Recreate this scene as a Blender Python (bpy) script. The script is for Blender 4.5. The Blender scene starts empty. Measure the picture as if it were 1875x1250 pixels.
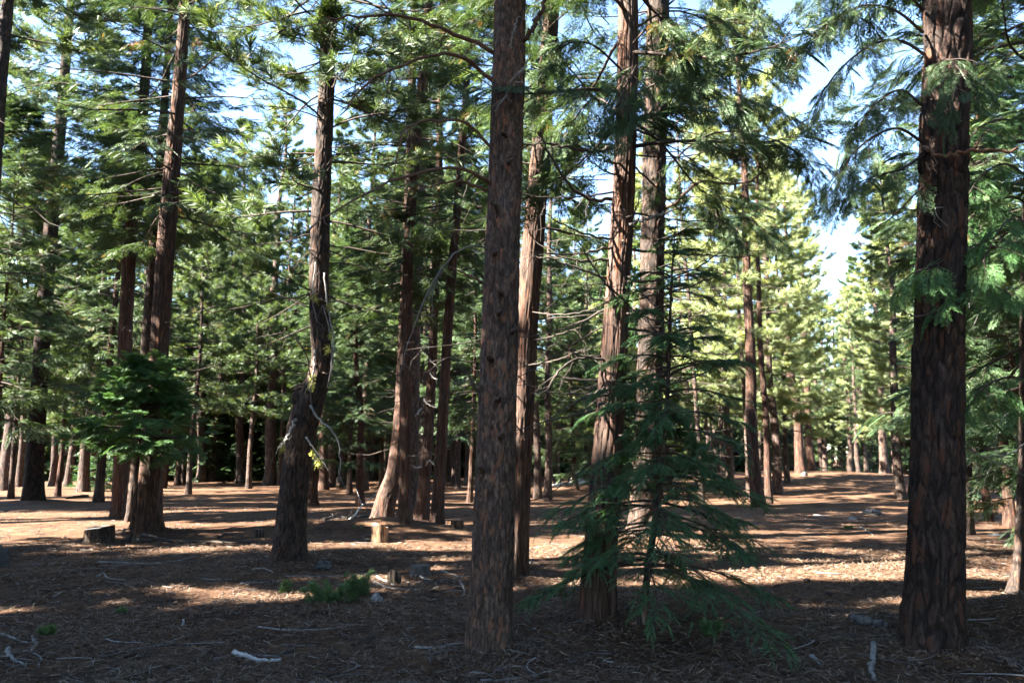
import bpy, math
import numpy as np
from mathutils import Matrix, Vector

PI = math.pi
SC = bpy.context.scene
COL = SC.collection
RG = np.random.default_rng(11)

# ------------------------------------------------------------------ camera model
W, H, F = 1875.0, 1250.0, 1458.3
EYE = 1.6
PITCH = math.radians(8.2)
SUN_BEHIND = math.radians(18)      # how far the sun stands behind the camera's side line
SUN_ELEV = math.radians(39)


def nrm(a):
    return a / np.maximum(np.linalg.norm(a, axis=-1, keepdims=True), 1e-9)


# ------------------------------------------------------------------ noise helpers
def hsh(ix, iy, s=0):
    h = np.sin(ix * 127.1 + iy * 311.7 + s * 74.7) * 43758.5453
    return h - np.floor(h)


def vnoise(x, y, s=0, px=None):
    ix, iy = np.floor(x), np.floor(y)
    fx, fy = x - ix, y - iy
    fx = fx * fx * (3 - 2 * fx)
    fy = fy * fy * (3 - 2 * fy)
    w = (lambda a: np.mod(a, px)) if px else (lambda a: a)
    a, b = hsh(w(ix), iy, s), hsh(w(ix + 1), iy, s)
    c, d = hsh(w(ix), iy + 1, s), hsh(w(ix + 1), iy + 1, s)
    return (a * (1 - fx) + b * fx) * (1 - fy) + (c * (1 - fx) + d * fx) * fy


def fbm(x, y, s=0, o=4):
    r, a = 0, 0.5
    for k in range(o):
        r = r + a * vnoise(x * 2 ** k, y * 2 ** k, s + k)
        a *= .5
    return r


def worley(u, v, n, s=0):
    iu, iv = np.floor(u), np.floor(v)
    f1 = np.full(u.shape, 9.)
    f2 = np.full(u.shape, 9.)
    cid = np.zeros(u.shape)
    for du in (-1, 0, 1):
        for dv in (-1, 0, 1):
            cu, cv = iu + du, iv + dv
            m = np.mod(cu, n)
            px = cu + hsh(m, cv, s)
            py = cv + hsh(m, cv, s + 5)
            d = np.hypot(u - px, v - py)
            c = hsh(m, cv, s + 9)
            new = d < f1
            f2 = np.where(new, f1, np.minimum(f2, d))
            cid = np.where(new, c, cid)
            f1 = np.where(new, d, f1)
    return f1, f2, cid


def sstep(a, b, x):
    t = np.clip((x - a) / (b - a), 0, 1)
    return t * t * (3 - 2 * t)


# ------------------------------------------------------------------ terrain
def ground(x, y):
    x = np.asarray(x, float)
    y = np.asarray(y, float)
    z = 0.10 * (fbm(x * .35 + 7, y * .35 + 3, 1, 3) - .45)
    z = z + .45 * (fbm(x * .06 + 2, y * .06, 4, 2) - .37) * sstep(8, 25, y)
    z = z + .75 * np.exp(-((x - 17) / 9) ** 2 - ((y - 45) / 9) ** 2)
    z = z + .13 * np.exp(-((x - 1.3) / 1.0) ** 2 - ((y - 8.3) / 1.3) ** 2)
    z = z + .28 * np.exp(-((x - 5.6) / 1.4) ** 2 - ((y - 8.0) / .8) ** 2)
    z = z + .18 * np.exp(-((x + 3.6) / 3.0) ** 2 - ((y - 17.5) / .8) ** 2)
    hill = sstep(44, 95, y + x * .15) * 8.5 * sstep(0, -22, x)
    z = z + hill - 1.1 * sstep(55, 80, y) * sstep(4, 14, x)
    z = z + .6 * sstep(30, 60, y) * np.exp(-((x - 2) / 7) ** 2) * 0.6
    return z


CAMZ = EYE + float(ground(0, 0))
cp, sp_ = math.cos(PITCH), math.sin(PITCH)


def ray(px, py):
    dx = (px - W / 2) / F
    dz = (H / 2 - py) / F
    return np.array([dx, cp - dz * sp_, sp_ + dz * cp])


def at(px, py, Y):
    r = ray(px, py)
    t = Y / r[1]
    return np.array([r[0] * t, Y, CAMZ + r[2] * t])


def hit(px, py):
    r = ray(px, py)
    t = 2.5
    while t < 150:
        p = np.array([0, 0, CAMZ]) + r * t
        if p[2] < ground(p[0], p[1]):
            break
        t += .02
    return np.array([p[0], p[1], float(ground(p[0], p[1]))])


def on_ground(px, Y):
    """ground point at depth Y that projects to picture column px"""
    x = 0.
    for _ in range(6):
        z = float(ground(x, Y)) - CAMZ
        fwd = Y * cp + z * sp_
        x = (px - W / 2) / F * fwd
    return np.array([x, Y, float(ground(x, Y))])


def pix(p):
    x, y, z = p[0], p[1], p[2] - CAMZ
    fwd = y * cp + z * sp_
    up = -y * sp_ + z * cp
    return W / 2 + F * x / fwd, H / 2 - F * up / fwd


# ------------------------------------------------------------------ mesh accumulator
class Geo:
    def __init__(s):
        s.v, s.f, s.n, s.attr = [], [], 0, []

    def add(s, V, Fc, mat=0, smooth=False, attr=None):
        V = np.asarray(V, np.float32).reshape(-1, 3)
        Fc = np.asarray(Fc, np.int32)
        s.v.append(V)
        s.f.append((Fc + s.n, mat, smooth))
        s.n += len(V)
        s.attr.append(np.zeros(len(V), np.float32) if attr is None else np.asarray(attr, np.float32).ravel())

    def mesh(s, name, mats, attr_name=None):
        me = bpy.data.meshes.new(name)
        V = np.concatenate(s.v)
        me.vertices.add(len(V))
        me.vertices.foreach_set('co', V.ravel())
        loops = np.concatenate([f.ravel() for f, _, _ in s.f])
        tot = np.concatenate([np.full(len(f), f.shape[1], np.int32) for f, _, _ in s.f])
        start = np.concatenate([[0], np.cumsum(tot)[:-1]]).astype(np.int32)
        mi = np.concatenate([np.full(len(f), m, np.int32) for f, m, _ in s.f])
        sm = np.concatenate([np.full(len(f), q, bool) for f, _, q in s.f])
        me.loops.add(len(loops))
        me.loops.foreach_set('vertex_index', loops.astype(np.int32))
        me.polygons.add(len(tot))
        me.polygons.foreach_set('loop_start', start)
        me.polygons.foreach_set('loop_total', tot)
        me.polygons.foreach_set('material_index', mi)
        me.polygons.foreach_set('use_smooth', sm)
        if attr_name:
            a = me.attributes.new(attr_name, 'FLOAT', 'POINT')
            a.data.foreach_set('value', np.concatenate(s.attr))
        for m in mats:
            me.materials.append(m)
        me.update()
        me.validate()
        return me


def link(name, me, parent=None, loc=None):
    o = bpy.data.objects.new(name, me)
    COL.objects.link(o)
    if parent is not None:
        o.parent = parent
    if loc is not None:
        o.location = [float(c) for c in loc]
    return o


def tag(o, label=None, cat=None, group=None, kind=None):
    for k, v in (('label', label), ('category', cat), ('group', group), ('kind', kind)):
        if v:
            o[k] = v
    return o


def thing(name, label, cat, loc, group=None):
    o = bpy.data.objects.new(name, None)
    o.empty_display_size = .2
    COL.objects.link(o)
    o.location = [float(c) for c in loc]
    return tag(o, label, cat, group)


def tubes(geo, P, R, k=4, mat=0, smooth=True):
    P = np.asarray(P, float)
    if P.ndim == 2:
        P = P[None]
        R = np.asarray(R)[None]
    B, n, _ = P.shape
    if B == 0:
        return
    T = nrm(np.gradient(P, axis=1))
    m = nrm(P[:, -1] - P[:, 0])
    ref = np.where(np.abs(m[:, 2:3]) > .8, np.array([[1., 0, 0]]), np.array([[0, 0, 1.]]))[:, None, :]
    S = nrm(np.cross(T, ref))
    U = np.cross(S, T)
    a = np.arange(k) / k * 2 * PI
    V = P[:, :, None, :] + R[:, :, None, None] * (np.cos(a)[None, None, :, None] * S[:, :, None, :] + np.sin(a)[None, None, :, None] * U[:, :, None, :])
    b, i, j = np.meshgrid(np.arange(B), np.arange(n - 1), np.arange(k), indexing='ij')
    base = b * n * k
    j2 = (j + 1) % k
    Fc = np.stack([base + i * k + j, base + i * k + j2, base + (i + 1) * k + j2, base + (i + 1) * k + j], -1).reshape(-1, 4)
    geo.add(V, Fc, mat, smooth)
    # end caps, so no open tube shows
    if k >= 5:
        caps = np.concatenate([(np.arange(B) * n * k)[:, None] + np.arange(k)[None, ::-1], (np.arange(B) * n * k + (n - 1) * k)[:, None] + np.arange(k)[None]])
        geo.f.append(((caps + geo.n - len(V.reshape(-1, 3))).astype(np.int32), mat, False))


def smooth_path(pts, n):
    """Catmull-Rom through rows of pts (any number of columns)"""
    p = np.asarray(pts, float)
    if len(p) == 2:
        t = np.linspace(0, 1, n)[:, None]
        return p[0] * (1 - t) + p[1] * t
    q = np.vstack([2 * p[0] - p[1], p, 2 * p[-1] - p[-2]])
    u = np.linspace(0, len(p) - 1 - 1e-6, n)
    i = u.astype(int)
    t = (u - i)[:, None]
    a, b, c, d = q[i], q[i + 1], q[i + 2], q[i + 3]
    return .5 * (2 * b + (c - a) * t + (2 * a - 5 * b + 4 * c - d) * t ** 2 + (3 * b - a - 3 * c + d) * t ** 3)


# ------------------------------------------------------------------ materials
def newmat(name):
    m = bpy.data.materials.new(name)
    m.use_nodes = True
    nt = m.node_tree
    for n in list(nt.nodes):
        nt.nodes.remove(n)
    out = nt.nodes.new('ShaderNodeOutputMaterial')
    return m, nt, out


def nd(nt, typ, **kw):
    n = nt.nodes.new(typ)
    for k, v in kw.items():
        if k in n.inputs:
            n.inputs[k].default_value = v
        else:
            setattr(n, k, v)
    return n


def ramp(nt, fac, stops):
    r = nt.nodes.new('ShaderNodeValToRGB')
    el = r.color_ramp.elements
    while len(el) < len(stops):
        el.new(.5)
    for e, (p, c) in zip(el, stops):
        e.position = p
        e.color = (*c, 1)
    nt.links.new(fac, r.inputs[0])
    return r.outputs[0]


def mixc(nt, fac, a, b, blend='MIX'):
    m = nt.nodes.new('ShaderNodeMix')
    m.data_type = 'RGBA'
    m.blend_type = blend
    for sock, val in ((m.inputs[0], fac), (m.inputs[6], a), (m.inputs[7], b)):
        if hasattr(val, 'is_output'):
            nt.links.new(val, sock)
        else:
            sock.default_value = val if isinstance(val, float) else (*val, 1)
    return m.outputs[2]


def coords(nt, kind='Object', scale=(1, 1, 1)):
    t = nt.nodes.new('ShaderNodeTexCoord')
    mp = nt.nodes.new('ShaderNodeMapping')
    mp.inputs['Scale'].default_value = scale
    nt.links.new(t.outputs[kind], mp.inputs[0])
    return mp.outputs[0]


def worldpos(nt, scale=(1, 1, 1)):
    g = nt.nodes.new('ShaderNodeNewGeometry')
    mp = nt.nodes.new('ShaderNodeMapping')
    mp.inputs['Scale'].default_value = scale
    nt.links.new(g.outputs['Position'], mp.inputs[0])
    return mp.outputs[0]


def noise(nt, vec, scale, detail=4, rough=.6, out='Fac'):
    n = nd(nt, 'ShaderNodeTexNoise', Scale=scale, Detail=float(detail), Roughness=rough)
    nt.links.new(vec, n.inputs['Vector'])
    return n.outputs[out]


def bump(nt, h, dist, strength=1.):
    b = nd(nt, 'ShaderNodeBump', Strength=strength, Distance=dist)
    nt.links.new(h, b.inputs['Height'])
    return b.outputs[0]


def finish(nt, out, col, rough=.85, normal=None, spec=.2):
    p = nd(nt, 'ShaderNodeBsdfPrincipled', Roughness=rough)
    p.inputs['Specular IOR Level'].default_value = spec
    if hasattr(col, 'is_output'):
        nt.links.new(col, p.inputs['Base Color'])
    else:
        p.inputs['Base Color'].default_value = (*col, 1)
    if normal is not None:
        nt.links.new(normal, p.inputs['Normal'])
    nt.links.new(p.outputs[0], out.inputs[0])


def bark_mat(name, furrow, c1, c2, c3, stretch=.25, attr=True, fine=42., crack=40.):
    m, nt, out = newmat(name)
    v = coords(nt, 'Object', (1, 1, stretch))
    n1 = noise(nt, v, 9, 5, .65)
    n2 = noise(nt, v, fine, 4, .7)
    plate = ramp(nt, n1, [(.32, c1), (.52, c2), (.7, c3)])
    plate = mixc(nt, .75, plate, ramp(nt, n2, [(.34, (.3, .3, .3)), (.5, (.9, .9, .9)), (.66, (1.7, 1.6, 1.5))]), 'MULTIPLY')
    vw = nd(nt, 'ShaderNodeMix', data_type='VECTOR')
    vw.inputs[0].default_value = .05
    nt.links.new(v, vw.inputs[4])
    nt.links.new(noise(nt, v, 14, 4, .7, 'Color'), vw.inputs[5])
    vo = nd(nt, 'ShaderNodeTexVoronoi', feature='F1', Scale=crack)
    nt.links.new(vw.outputs[1], vo.inputs['Vector'])
    sx = nd(nt, 'ShaderNodeSeparateColor')
    nt.links.new(vo.outputs['Color'], sx.inputs[0])
    cr = ramp(nt, sx.outputs[0], [(.0, (.38, .37, .37)), (.35, (.8, .78, .77)), (.7, (1.1, 1.05, 1.0)), (1., (1.75, 1.6, 1.5))])
    plate = mixc(nt, .8, plate, cr, 'MULTIPLY')
    red = ramp(nt, sx.outputs[1], [(.84, (0, 0, 0)), (.9, (1, 1, 1))])
    plate = mixc(nt, red, plate, tuple(min(1, q * w) for q, w in zip(c2, (1.75, 1.25, .95))))
    if attr:
        a = nd(nt, 'ShaderNodeAttribute', attribute_name='furrow')
        f = a.outputs['Fac']
    else:
        v2 = coords(nt, 'Object', (1, 1, stretch * .7))
        f = ramp(nt, noise(nt, v2, 22, 5, .75), [(.38, (0, 0, 0)), (.55, (1, 1, 1))])
    col = mixc(nt, f, furrow, plate)
    if attr:
        nb = bump(nt, mixc(nt, .5, n2, cr), .016, 1.)
    else:
        nb = bump(nt, f, .03, .8)
    finish(nt, out, col, .9, nb, .15)
    return m


M = {}
M['bark_pine'] = bark_mat('bark_pine', (.022, .017, .014), (.074, .055, .045), (.094, .064, .050), (.10, .083, .072), .34)
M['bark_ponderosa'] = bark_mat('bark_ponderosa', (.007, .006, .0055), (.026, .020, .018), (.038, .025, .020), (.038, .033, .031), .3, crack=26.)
M['bark_cedar'] = bark_mat('bark_cedar', (.020, .014, .012), (.056, .038, .031), (.072, .046, .036), (.088, .073, .064), .06, fine=90., crack=55.)
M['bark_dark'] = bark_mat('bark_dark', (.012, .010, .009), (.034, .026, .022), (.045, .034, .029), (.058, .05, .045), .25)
M['bark_plain'] = bark_mat('bark_plain', (.012, .010, .009), (.034, .026, .022), (.045, .034, .029), (.058, .05, .045), .25, attr=False)
M['bark_far'] = bark_mat('bark_far', (.022, .017, .016), (.07, .054, .046), (.088, .066, .056), (.11, .097, .086), .2, attr=False)
M['bark_far_red'] = bark_mat('bark_far_red', (.024, .015, .012), (.066, .04, .03), (.084, .05, .038), (.1, .076, .06), .12, attr=False)


def wood_mat(name, a, b, rough=.8, scale=14):
    m, nt, out = newmat(name)
    v = coords(nt, 'Object')
    n = noise(nt, v, scale, 5, .65)
    col = ramp(nt, n, [(.3, a), (.7, b)])
    finish(nt, out, col, rough, bump(nt, noise(nt, v, scale * 5, 3), .006, .7), .2)
    return m


M['branch'] = wood_mat('branch_wood', (.045, .03, .023), (.09, .058, .043))
M['branch_red'] = wood_mat('branch_red_wood', (.07, .034, .023), (.13, .072, .05))
M['twig'] = wood_mat('twig_wood', (.03, .022, .018), (.06, .045, .036))
M['dead_grey'] = wood_mat('dead_grey_wood', (.11, .102, .095), (.24, .225, .21))
M['dead_pale'] = wood_mat('dead_pale_wood', (.22, .205, .185), (.40, .38, .35))
M['dead_brown'] = wood_mat('dead_brown_wood', (.07, .058, .05), (.145, .125, .108))
M['stick_dark'] = wood_mat('stick_dark_wood', (.03, .024, .02), (.07, .056, .047))
M['cut_wood'] = wood_mat('cut_wood', (.14, .105, .075), (.33, .28, .22), .8, 16)
M['stump_grey'] = wood_mat('stump_grey_wood', (.04, .037, .034), (.11, .102, .095))
M['rock'] = wood_mat('rock_grey', (.10, .098, .1), (.24, .235, .235), .85, 14)
M['rock_dark'] = wood_mat('rock_dark', (.03, .03, .031), (.075, .073, .072), .9, 8)
M['lichen'] = wood_mat('lichen_yellow', (.25, .26, .05), (.42, .42, .10), .9, 40)


def leaf_mat(name, dark, mid, lite, brown=0., trans=.32, tcol=(1.5, 1.35, .6)):
    m, nt, out = newmat(name)
    g = nd(nt, 'ShaderNodeNewGeometry')
    n = noise(nt, worldpos(nt), 1.1, 3, .6)
    a = nd(nt, 'ShaderNodeMath', operation='MULTIPLY')
    a.inputs[1].default_value = .55
    nt.links.new(g.outputs['Random Per Island'], a.inputs[0])
    b = nd(nt, 'ShaderNodeMath', operation='MULTIPLY_ADD')
    b.inputs[1].default_value = .9
    nt.links.new(n, b.inputs[0])
    nt.links.new(a.outputs[0], b.inputs[2])
    c = nd(nt, 'ShaderNodeMath', operation='SUBTRACT')
    c.inputs[1].default_value = .22
    nt.links.new(b.outputs[0], c.inputs[0])
    stops = [(.15, dark), (.5, mid), (.85, lite)]
    if brown:
        stops.append((.985, (.28, .13, .05)))
    col = ramp(nt, c.outputs[0], stops)
    if brown:
        bn = ramp(nt, noise(nt, worldpos(nt), .9, 4, .7), [(.70 - brown, (0, 0, 0)), (.76 - brown, (1, 1, 1))])
        r2 = ramp(nt, g.outputs['Random Per Island'], [(.45, (0, 0, 0)), (.5, (1, 1, 1))])
        col = mixc(nt, mixc(nt, 1., bn, r2, 'MULTIPLY'), col, (.20, .10, .045))
    p = nd(nt, 'ShaderNodeBsdfPrincipled', Roughness=.5)
    p.inputs['Specular IOR Level'].default_value = .35
    nt.links.new(col, p.inputs['Base Color'])
    t = nd(nt, 'ShaderNodeBsdfTranslucent')
    tc = mixc(nt, 1., col, tcol, 'MULTIPLY')
    nt.links.new(tc, t.inputs['Color'])
    mx = nd(nt, 'ShaderNodeMixShader')
    mx.inputs[0].default_value = trans
    nt.links.new(p.outputs[0], mx.inputs[1])
    nt.links.new(t.outputs[0], mx.inputs[2])
    nt.links.new(mx.outputs[0], out.inputs[0])
    return m


M['pine'] = leaf_mat('pine_needles', (.028, .055, .024), (.058, .10, .038), (.11, .15, .055), .08)
M['pine_young_sunlit'] = leaf_mat('young_pine_sunlit_needles', (.12, .16, .075), (.21, .26, .125), (.31, .35, .19), .03, .42)  # yellow green of young pines, lightened further to stand in for sun on needles
M['cedar'] = leaf_mat('cedar_sprays', (.02, .046, .022), (.042, .08, .034), (.09, .135, .055), .08)
M['cedar_fresh'] = leaf_mat('cedar_fresh_sprays', (.03, .085, .03), (.055, .13, .04), (.1, .19, .06), .04)
M['fir'] = leaf_mat('fir_needles', (.026, .068, .03), (.045, .11, .045), (.075, .155, .06), 0, .28)
M['bright_sprout'] = leaf_mat('sprout_leaves', (.05, .10, .04), (.085, .15, .06), (.14, .21, .095), .05, .3)

# ------------------------------------------------------------------ foliage templates (x forward, y side, z up)
def tpl_pine(k, ln, w, seed, spread=1.25):
    r = np.random.default_rng(seed)
    V, Fc = [], []
    for i in range(k):
        th = spread * math.sqrt(r.random())
        ph = r.random() * 2 * PI
        d = np.array([math.cos(th), math.sin(th) * math.cos(ph), math.sin(th) * math.sin(ph)])
        L = ln * r.uniform(.7, 1.1)
        o = np.array([r.uniform(-.12, .05) * ln * 3, 0, 0])
        s = nrm(np.cross(d, r.normal(size=3))) * w / 2
        sag = np.array([0, 0, -.12 * L])
        n = len(V)
        V += [o - s, o + s, o + d * L * .6 + s * .8, o + d * L + sag]
        Fc += [[n, n + 1, n + 2], [n, n + 2, n + 3]]
    return np.array(V), np.array(Fc)


def tpl_frond(pairs, w, sub, seed):
    r = np.random.default_rng(seed)
    V, Fc = [], []

    def crv(x, y):
        return np.array([x, y, -.22 * x * x - .25 * abs(y) ** 1.3 + r.uniform(-.015, .015)])

    def blade(x0, y0, a, L, wd):
        d = np.array([math.cos(a), math.sin(a)])
        q = np.array([-d[1], d[0]]) * wd / 2
        n = len(V)
        p0 = np.array([x0, y0])
        p1 = p0 + d * L * .55
        p2 = p0 + d * L
        V.extend([crv(*p0), crv(*(p1 + q)), crv(*p2), crv(*(p1 - q))])
        Fc.extend([[n, n + 1, n + 2], [n, n + 2, n + 3]])
        return p0, d

    blade(0, 0, 0, 1., w * .7)
    for i in range(pairs):
        x = .08 + .86 * (i + r.uniform(-.2, .2)) / pairs
        for sg in (1, -1):
            if r.random() < .12:
                continue
            L = (.42 * (1 - x) ** .6 + .07) * r.uniform(.7, 1.15)
            a = sg * r.uniform(.6, .95)
            p0, d = blade(x + r.uniform(-.03, .03), 0, a, L, w)
            for q in range(sub):
                f = (q + .7) / (sub + .3)
                pp = p0 + d * L * f
                for s2 in ((1, -1) if q % 2 else (-1, 1))[:1 + (sub > 2)]:
                    blade(pp[0], pp[1], a + s2 * .75, L * .42 * (1.1 - f) + .03, w * .8)
    return np.array(V), np.array(Fc)


def tpl_fir(pairs, nl, w, seed):
    """a short twig clothed in needles: two flat rows and a looser upper row"""
    r = np.random.default_rng(seed)
    V, Fc = [], []
    bend = r.uniform(-.12, .12)
    for i in range(pairs):
        x = (i + r.uniform(-.3, .3)) / pairs
        for sg, el in ((1, 0), (-1, 0), (r.choice([-.5, .5]), 1)):
            if r.random() < .06:
                continue
            L = nl * r.uniform(.7, 1.15) * (1 - .4 * x * x)
            a = r.uniform(.75, 1.25)
            d = nrm(np.array([math.cos(a), sg * math.sin(a), el * .7 + r.uniform(-.15, .3)]))
            o = np.array([x, bend * x * x, -.16 * x * x])
            q = np.array([w / 2, 0, 0])
            n = len(V)
            V += [o - q, o + q, o + d * L]
            Fc += [[n, n + 1, n + 2]]
    n = len(V)
    V += [np.array([0, w * .5, 0]), np.array([0, -w * .5, 0]), np.array([1, bend, -.16])]
    Fc += [[n, n + 1, n + 2]]
    return np.array(V), np.array(Fc)


TPL = {
    'pine_near': [tpl_pine(34, .19, .0055, 1 + i) for i in range(4)],
    'pine': [tpl_pine(26, .21, .009, 11 + i) for i in range(5)],
    'pine_far': [tpl_pine(11, .36, .04, 21 + i) for i in range(4)],
    'cedar_near': [tpl_frond(11, .028, 3, 31 + i) for i in range(5)],
    'cedar': [tpl_frond(8, .036, 2, 41 + i) for i in range(5)],
    'cedar_far': [tpl_frond(4, .17, 0, 51 + i) for i in range(4)],
    'fir': [tpl_fir(20, .17, .042, 61 + i) for i in range(5)],
}


def scatter(geo, tpl, pos, fwd, up, size, mat, rg):
    """stamp foliage templates at points"""
    pos, fwd, up = pos.reshape(-1, 3), nrm(fwd.reshape(-1, 3)), up.reshape(-1, 3)
    size = np.asarray(size).ravel()
    side = nrm(np.cross(up, fwd))
    nz = np.cross(fwd, side)
    R = np.stack([fwd, side, nz], -1) * size[:, None, None]
    pick = rg.integers(0, len(tpl), len(pos))
    for k, (V, Fc) in enumerate(tpl):
        m = np.where(pick == k)[0]
        if not len(m):
            continue
        P = np.einsum('nij,vj->nvi', R[m], V) + pos[m][:, None, :]
        FF = Fc[None] + (np.arange(len(m)) * len(V))[:, None, None]
        geo.add(P, FF.reshape(-1, Fc.shape[1]), mat)


# ------------------------------------------------------------------ crowns
def crown_geo(geo, rg, fn, h0, h1, nb, Lmax, kind='cedar', lod='', m=7, per=3, size=.34, low=.55, wood=True, az=None, thin=0., e_top=.5, e_low=-.15, sag=-.25, up=.25, tip=.25, rb=.022, start=.3, taper_top=0.):
    """branches with foliage round the trunk line fn(z)->(n,3).  Materials: 0 wood, 1 leaves"""
    z = np.sort(h0 + (h1 - h0) * rg.random(nb) ** .9)
    t = (z - h0) / (h1 - h0)
    prof = np.where(t < .25, low + (1 - low) * t / .25, (1 - (t - .25) / .75) ** .75) * .94 + .06
    L = Lmax * prof * rg.uniform(.55, 1.15, nb)
    A = np.arange(nb) * 2.39996 + rg.uniform(-.5, .5, nb) if az is None else rg.uniform(az[0], az[1], nb)
    e0 = e_low + (e_top - e_low) * t + rg.normal(0, .12, nb)
    n = 8
    s = np.linspace(0, 1, n)[None, :]
    Ld = L[:, None]
    rad = Ld * s
    zz = Ld * (np.tan(e0)[:, None] * s + sag * s ** 2 + (up * s ** 4))
    wob = (rg.normal(0, .10, (nb, 1)) * s ** 2 + .04 * np.sin(s * 6 + rg.random((nb, 1)) * 6)) * Ld
    ca, sa = np.cos(A)[:, None], np.sin(A)[:, None]
    c = fn(z)
    P = np.stack([c[:, 0:1] + rad * ca - wob * sa, c[:, 1:2] + rad * sa + wob * ca, c[:, 2:3] + zz], -1)
    if wood:
        r = (rb * (L / Lmax) ** .5 + .004)[:, None] * (1 - .85 * s)
        tubes(geo, P, r, 4, 0)
    # secondary shoots
    sj = start + (1 - start) * (np.arange(m)[None, :] + rg.random((nb, m))) / m
    sj[:, -1] = .985
    fi = sj * (n - 1)
    i0 = np.minimum(fi.astype(int), n - 2)
    fr = (fi - i0)[..., None]
    bi = np.arange(nb)[:, None]
    Q = P[bi, i0] * (1 - fr) + P[bi, i0 + 1] * fr
    T = nrm(P[bi, i0 + 1] - P[bi, i0])
    lat = nrm(np.stack([-T[..., 1], T[..., 0], np.zeros_like(T[..., 0])], -1))
    sg = np.where((np.arange(m)[None, :] + rg.integers(0, 2, (nb, 1))) % 2 == 0, 1, -1)[..., None]
    an = rg.uniform(.5, 1.15, (nb, m, 1))
    an[:, -1] = rg.uniform(-.15, .15, (nb, 1))
    D = nrm(T * np.cos(an) + lat * sg * np.sin(an) + rg.normal(0, .13, (nb, m, 3)) + np.array([0, 0, tip * .3]))
    l2 = np.minimum(L[:, None] * .42 * (1.15 - sj * .75), 1.1) * rg.uniform(.6, 1.1, (nb, m))
    l2 = np.maximum(l2, .12)
    q = np.linspace(0, 1, 4)
    dr = np.array([0, 0, -.22 if 'cedar' in kind else .12 if 'pine' in kind else -.22])
    S2 = Q[:, :, None, :] + D[:, :, None, :] * (l2[..., None, None] * q[None, None, :, None]) + dr * (l2[..., None, None] * (q ** 2)[None, None, :, None])
    keep = rg.random((nb, m)) > thin
    if taper_top:
        keep &= rg.random((nb, m)) < np.clip(L / (taper_top * Lmax), .12, 1)[:, None]
    dead = vnoise(z * .9, t * 3, 7)[:, None] * np.ones((1, m))
    S2 = S2[keep]
    l2k = l2[keep]
    if wood:
        tubes(geo, S2, np.linspace(.0065, .002, 4)[None, :] * np.ones((len(S2), 1)), 3, 0)
    # foliage along shoots
    pf = (np.arange(per)[None, :] + rg.random((len(S2), per))) / per
    pf[:, -1] = .97
    if kind == 'pine':
        pf = .35 + .65 * pf
    gi = pf * 3
    g0 = np.minimum(gi.astype(int), 2)
    gf = (gi - g0)[..., None]
    ii = np.arange(len(S2))[:, None]
    X = S2[ii, g0] * (1 - gf) + S2[ii, g0 + 1] * gf
    DD = nrm(S2[ii, g0 + 1] - S2[ii, g0])
    l = nrm(np.stack([-DD[..., 1], DD[..., 0], np.zeros_like(DD[..., 0])], -1))
    s2 = np.where((np.arange(per)[None, :] % 2) == 0, 1, -1)[..., None]
    a2 = rg.uniform(.1, .9, (len(S2), per, 1))
    a2[:, -1] = 0
    fw = DD * np.cos(a2) + l * s2 * np.sin(a2) + rg.normal(0, .16, DD.shape)
    if kind == 'pine':
        fw = fw + np.array([0, 0, .35])
    if kind == 'cedar':
        fw = fw + np.array([0, 0, -.12])
    u = np.array([0, 0, 1.]) + rg.normal(0, .35, DD.shape)
    sz = size * rg.uniform(.65, 1.2, (len(S2), per))
    if kind == 'pine':
        sz = size * rg.uniform(.75, 1.15, (len(S2), per))
    scatter(geo, TPL[kind + lod], X, fw, u, sz, 1, rg)


def trunk_line(pts):
    p = np.asarray(pts, float)
    o = np.argsort(p[:, 2])
    p = p[o]

    def fn(z):
        z = np.asarray(z, float)
        return np.stack([np.interp(z, p[:, 2], p[:, 0]), np.interp(z, p[:, 2], p[:, 1]), z], -1)
    return fn


# ------------------------------------------------------------------ trunks
def TWO(th):
    return 3 * np.sin(th / 2) ** 2 + np.cos(th)


def bark_disp(kind, th, zz, r, seed):
    circ = 2 * PI * np.mean(r)
    if kind == 'plates':
        sx, sy, amp = .034, .16, .011
    elif kind == 'ponderosa':
        sx, sy, amp = .066, .34, .026
    elif kind == 'cedar':
        sx, sy, amp = .034, .95, .013
    else:
        sx, sy, amp = .05, .3, .014
    WARP = .7 if kind in ('plates', 'ponderosa') else 1.2
    n = max(6, round(circ / sx))
    u = th / (2 * PI) * n
    v = zz / sy
    wx = vnoise(u * .7, v * 1.6, seed + 3, None) - .5
    wy = vnoise(u * .9, v * .8, seed + 4, None) - .5
    edge = sstep(0, 1, np.minimum(th, 2 * PI - th) / .25)   # keep the seam closed
    wx, wy = wx * edge, wy * edge
    f1, f2, cid = worley(u + wx * WARP, v + wy * WARP, n, seed)
    e = f2 - f1
    h = sstep(.0, .22, e + .10 * (vnoise(u * 2.3, v * 2.9, seed + 12, None) - .5) * edge)
    fine = vnoise(u * 4, v * 5, seed + 6, 4 * n) - .5
    fine2 = vnoise(u * 9, v * 14, seed + 8, 9 * n) - .5
    d = amp * (h * (.7 + .6 * cid) - .55) + amp * .35 * fine + amp * .22 * fine2
    patch = fbm(TWO(th) * 1.3, zz * 1.1, seed + 15, 3)
    return d, np.clip(.12 + h * (.35 + .55 * cid + .5 * (patch - .45)) + .45 * fine + .3 * fine2 + .22, 0, 1)


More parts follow.
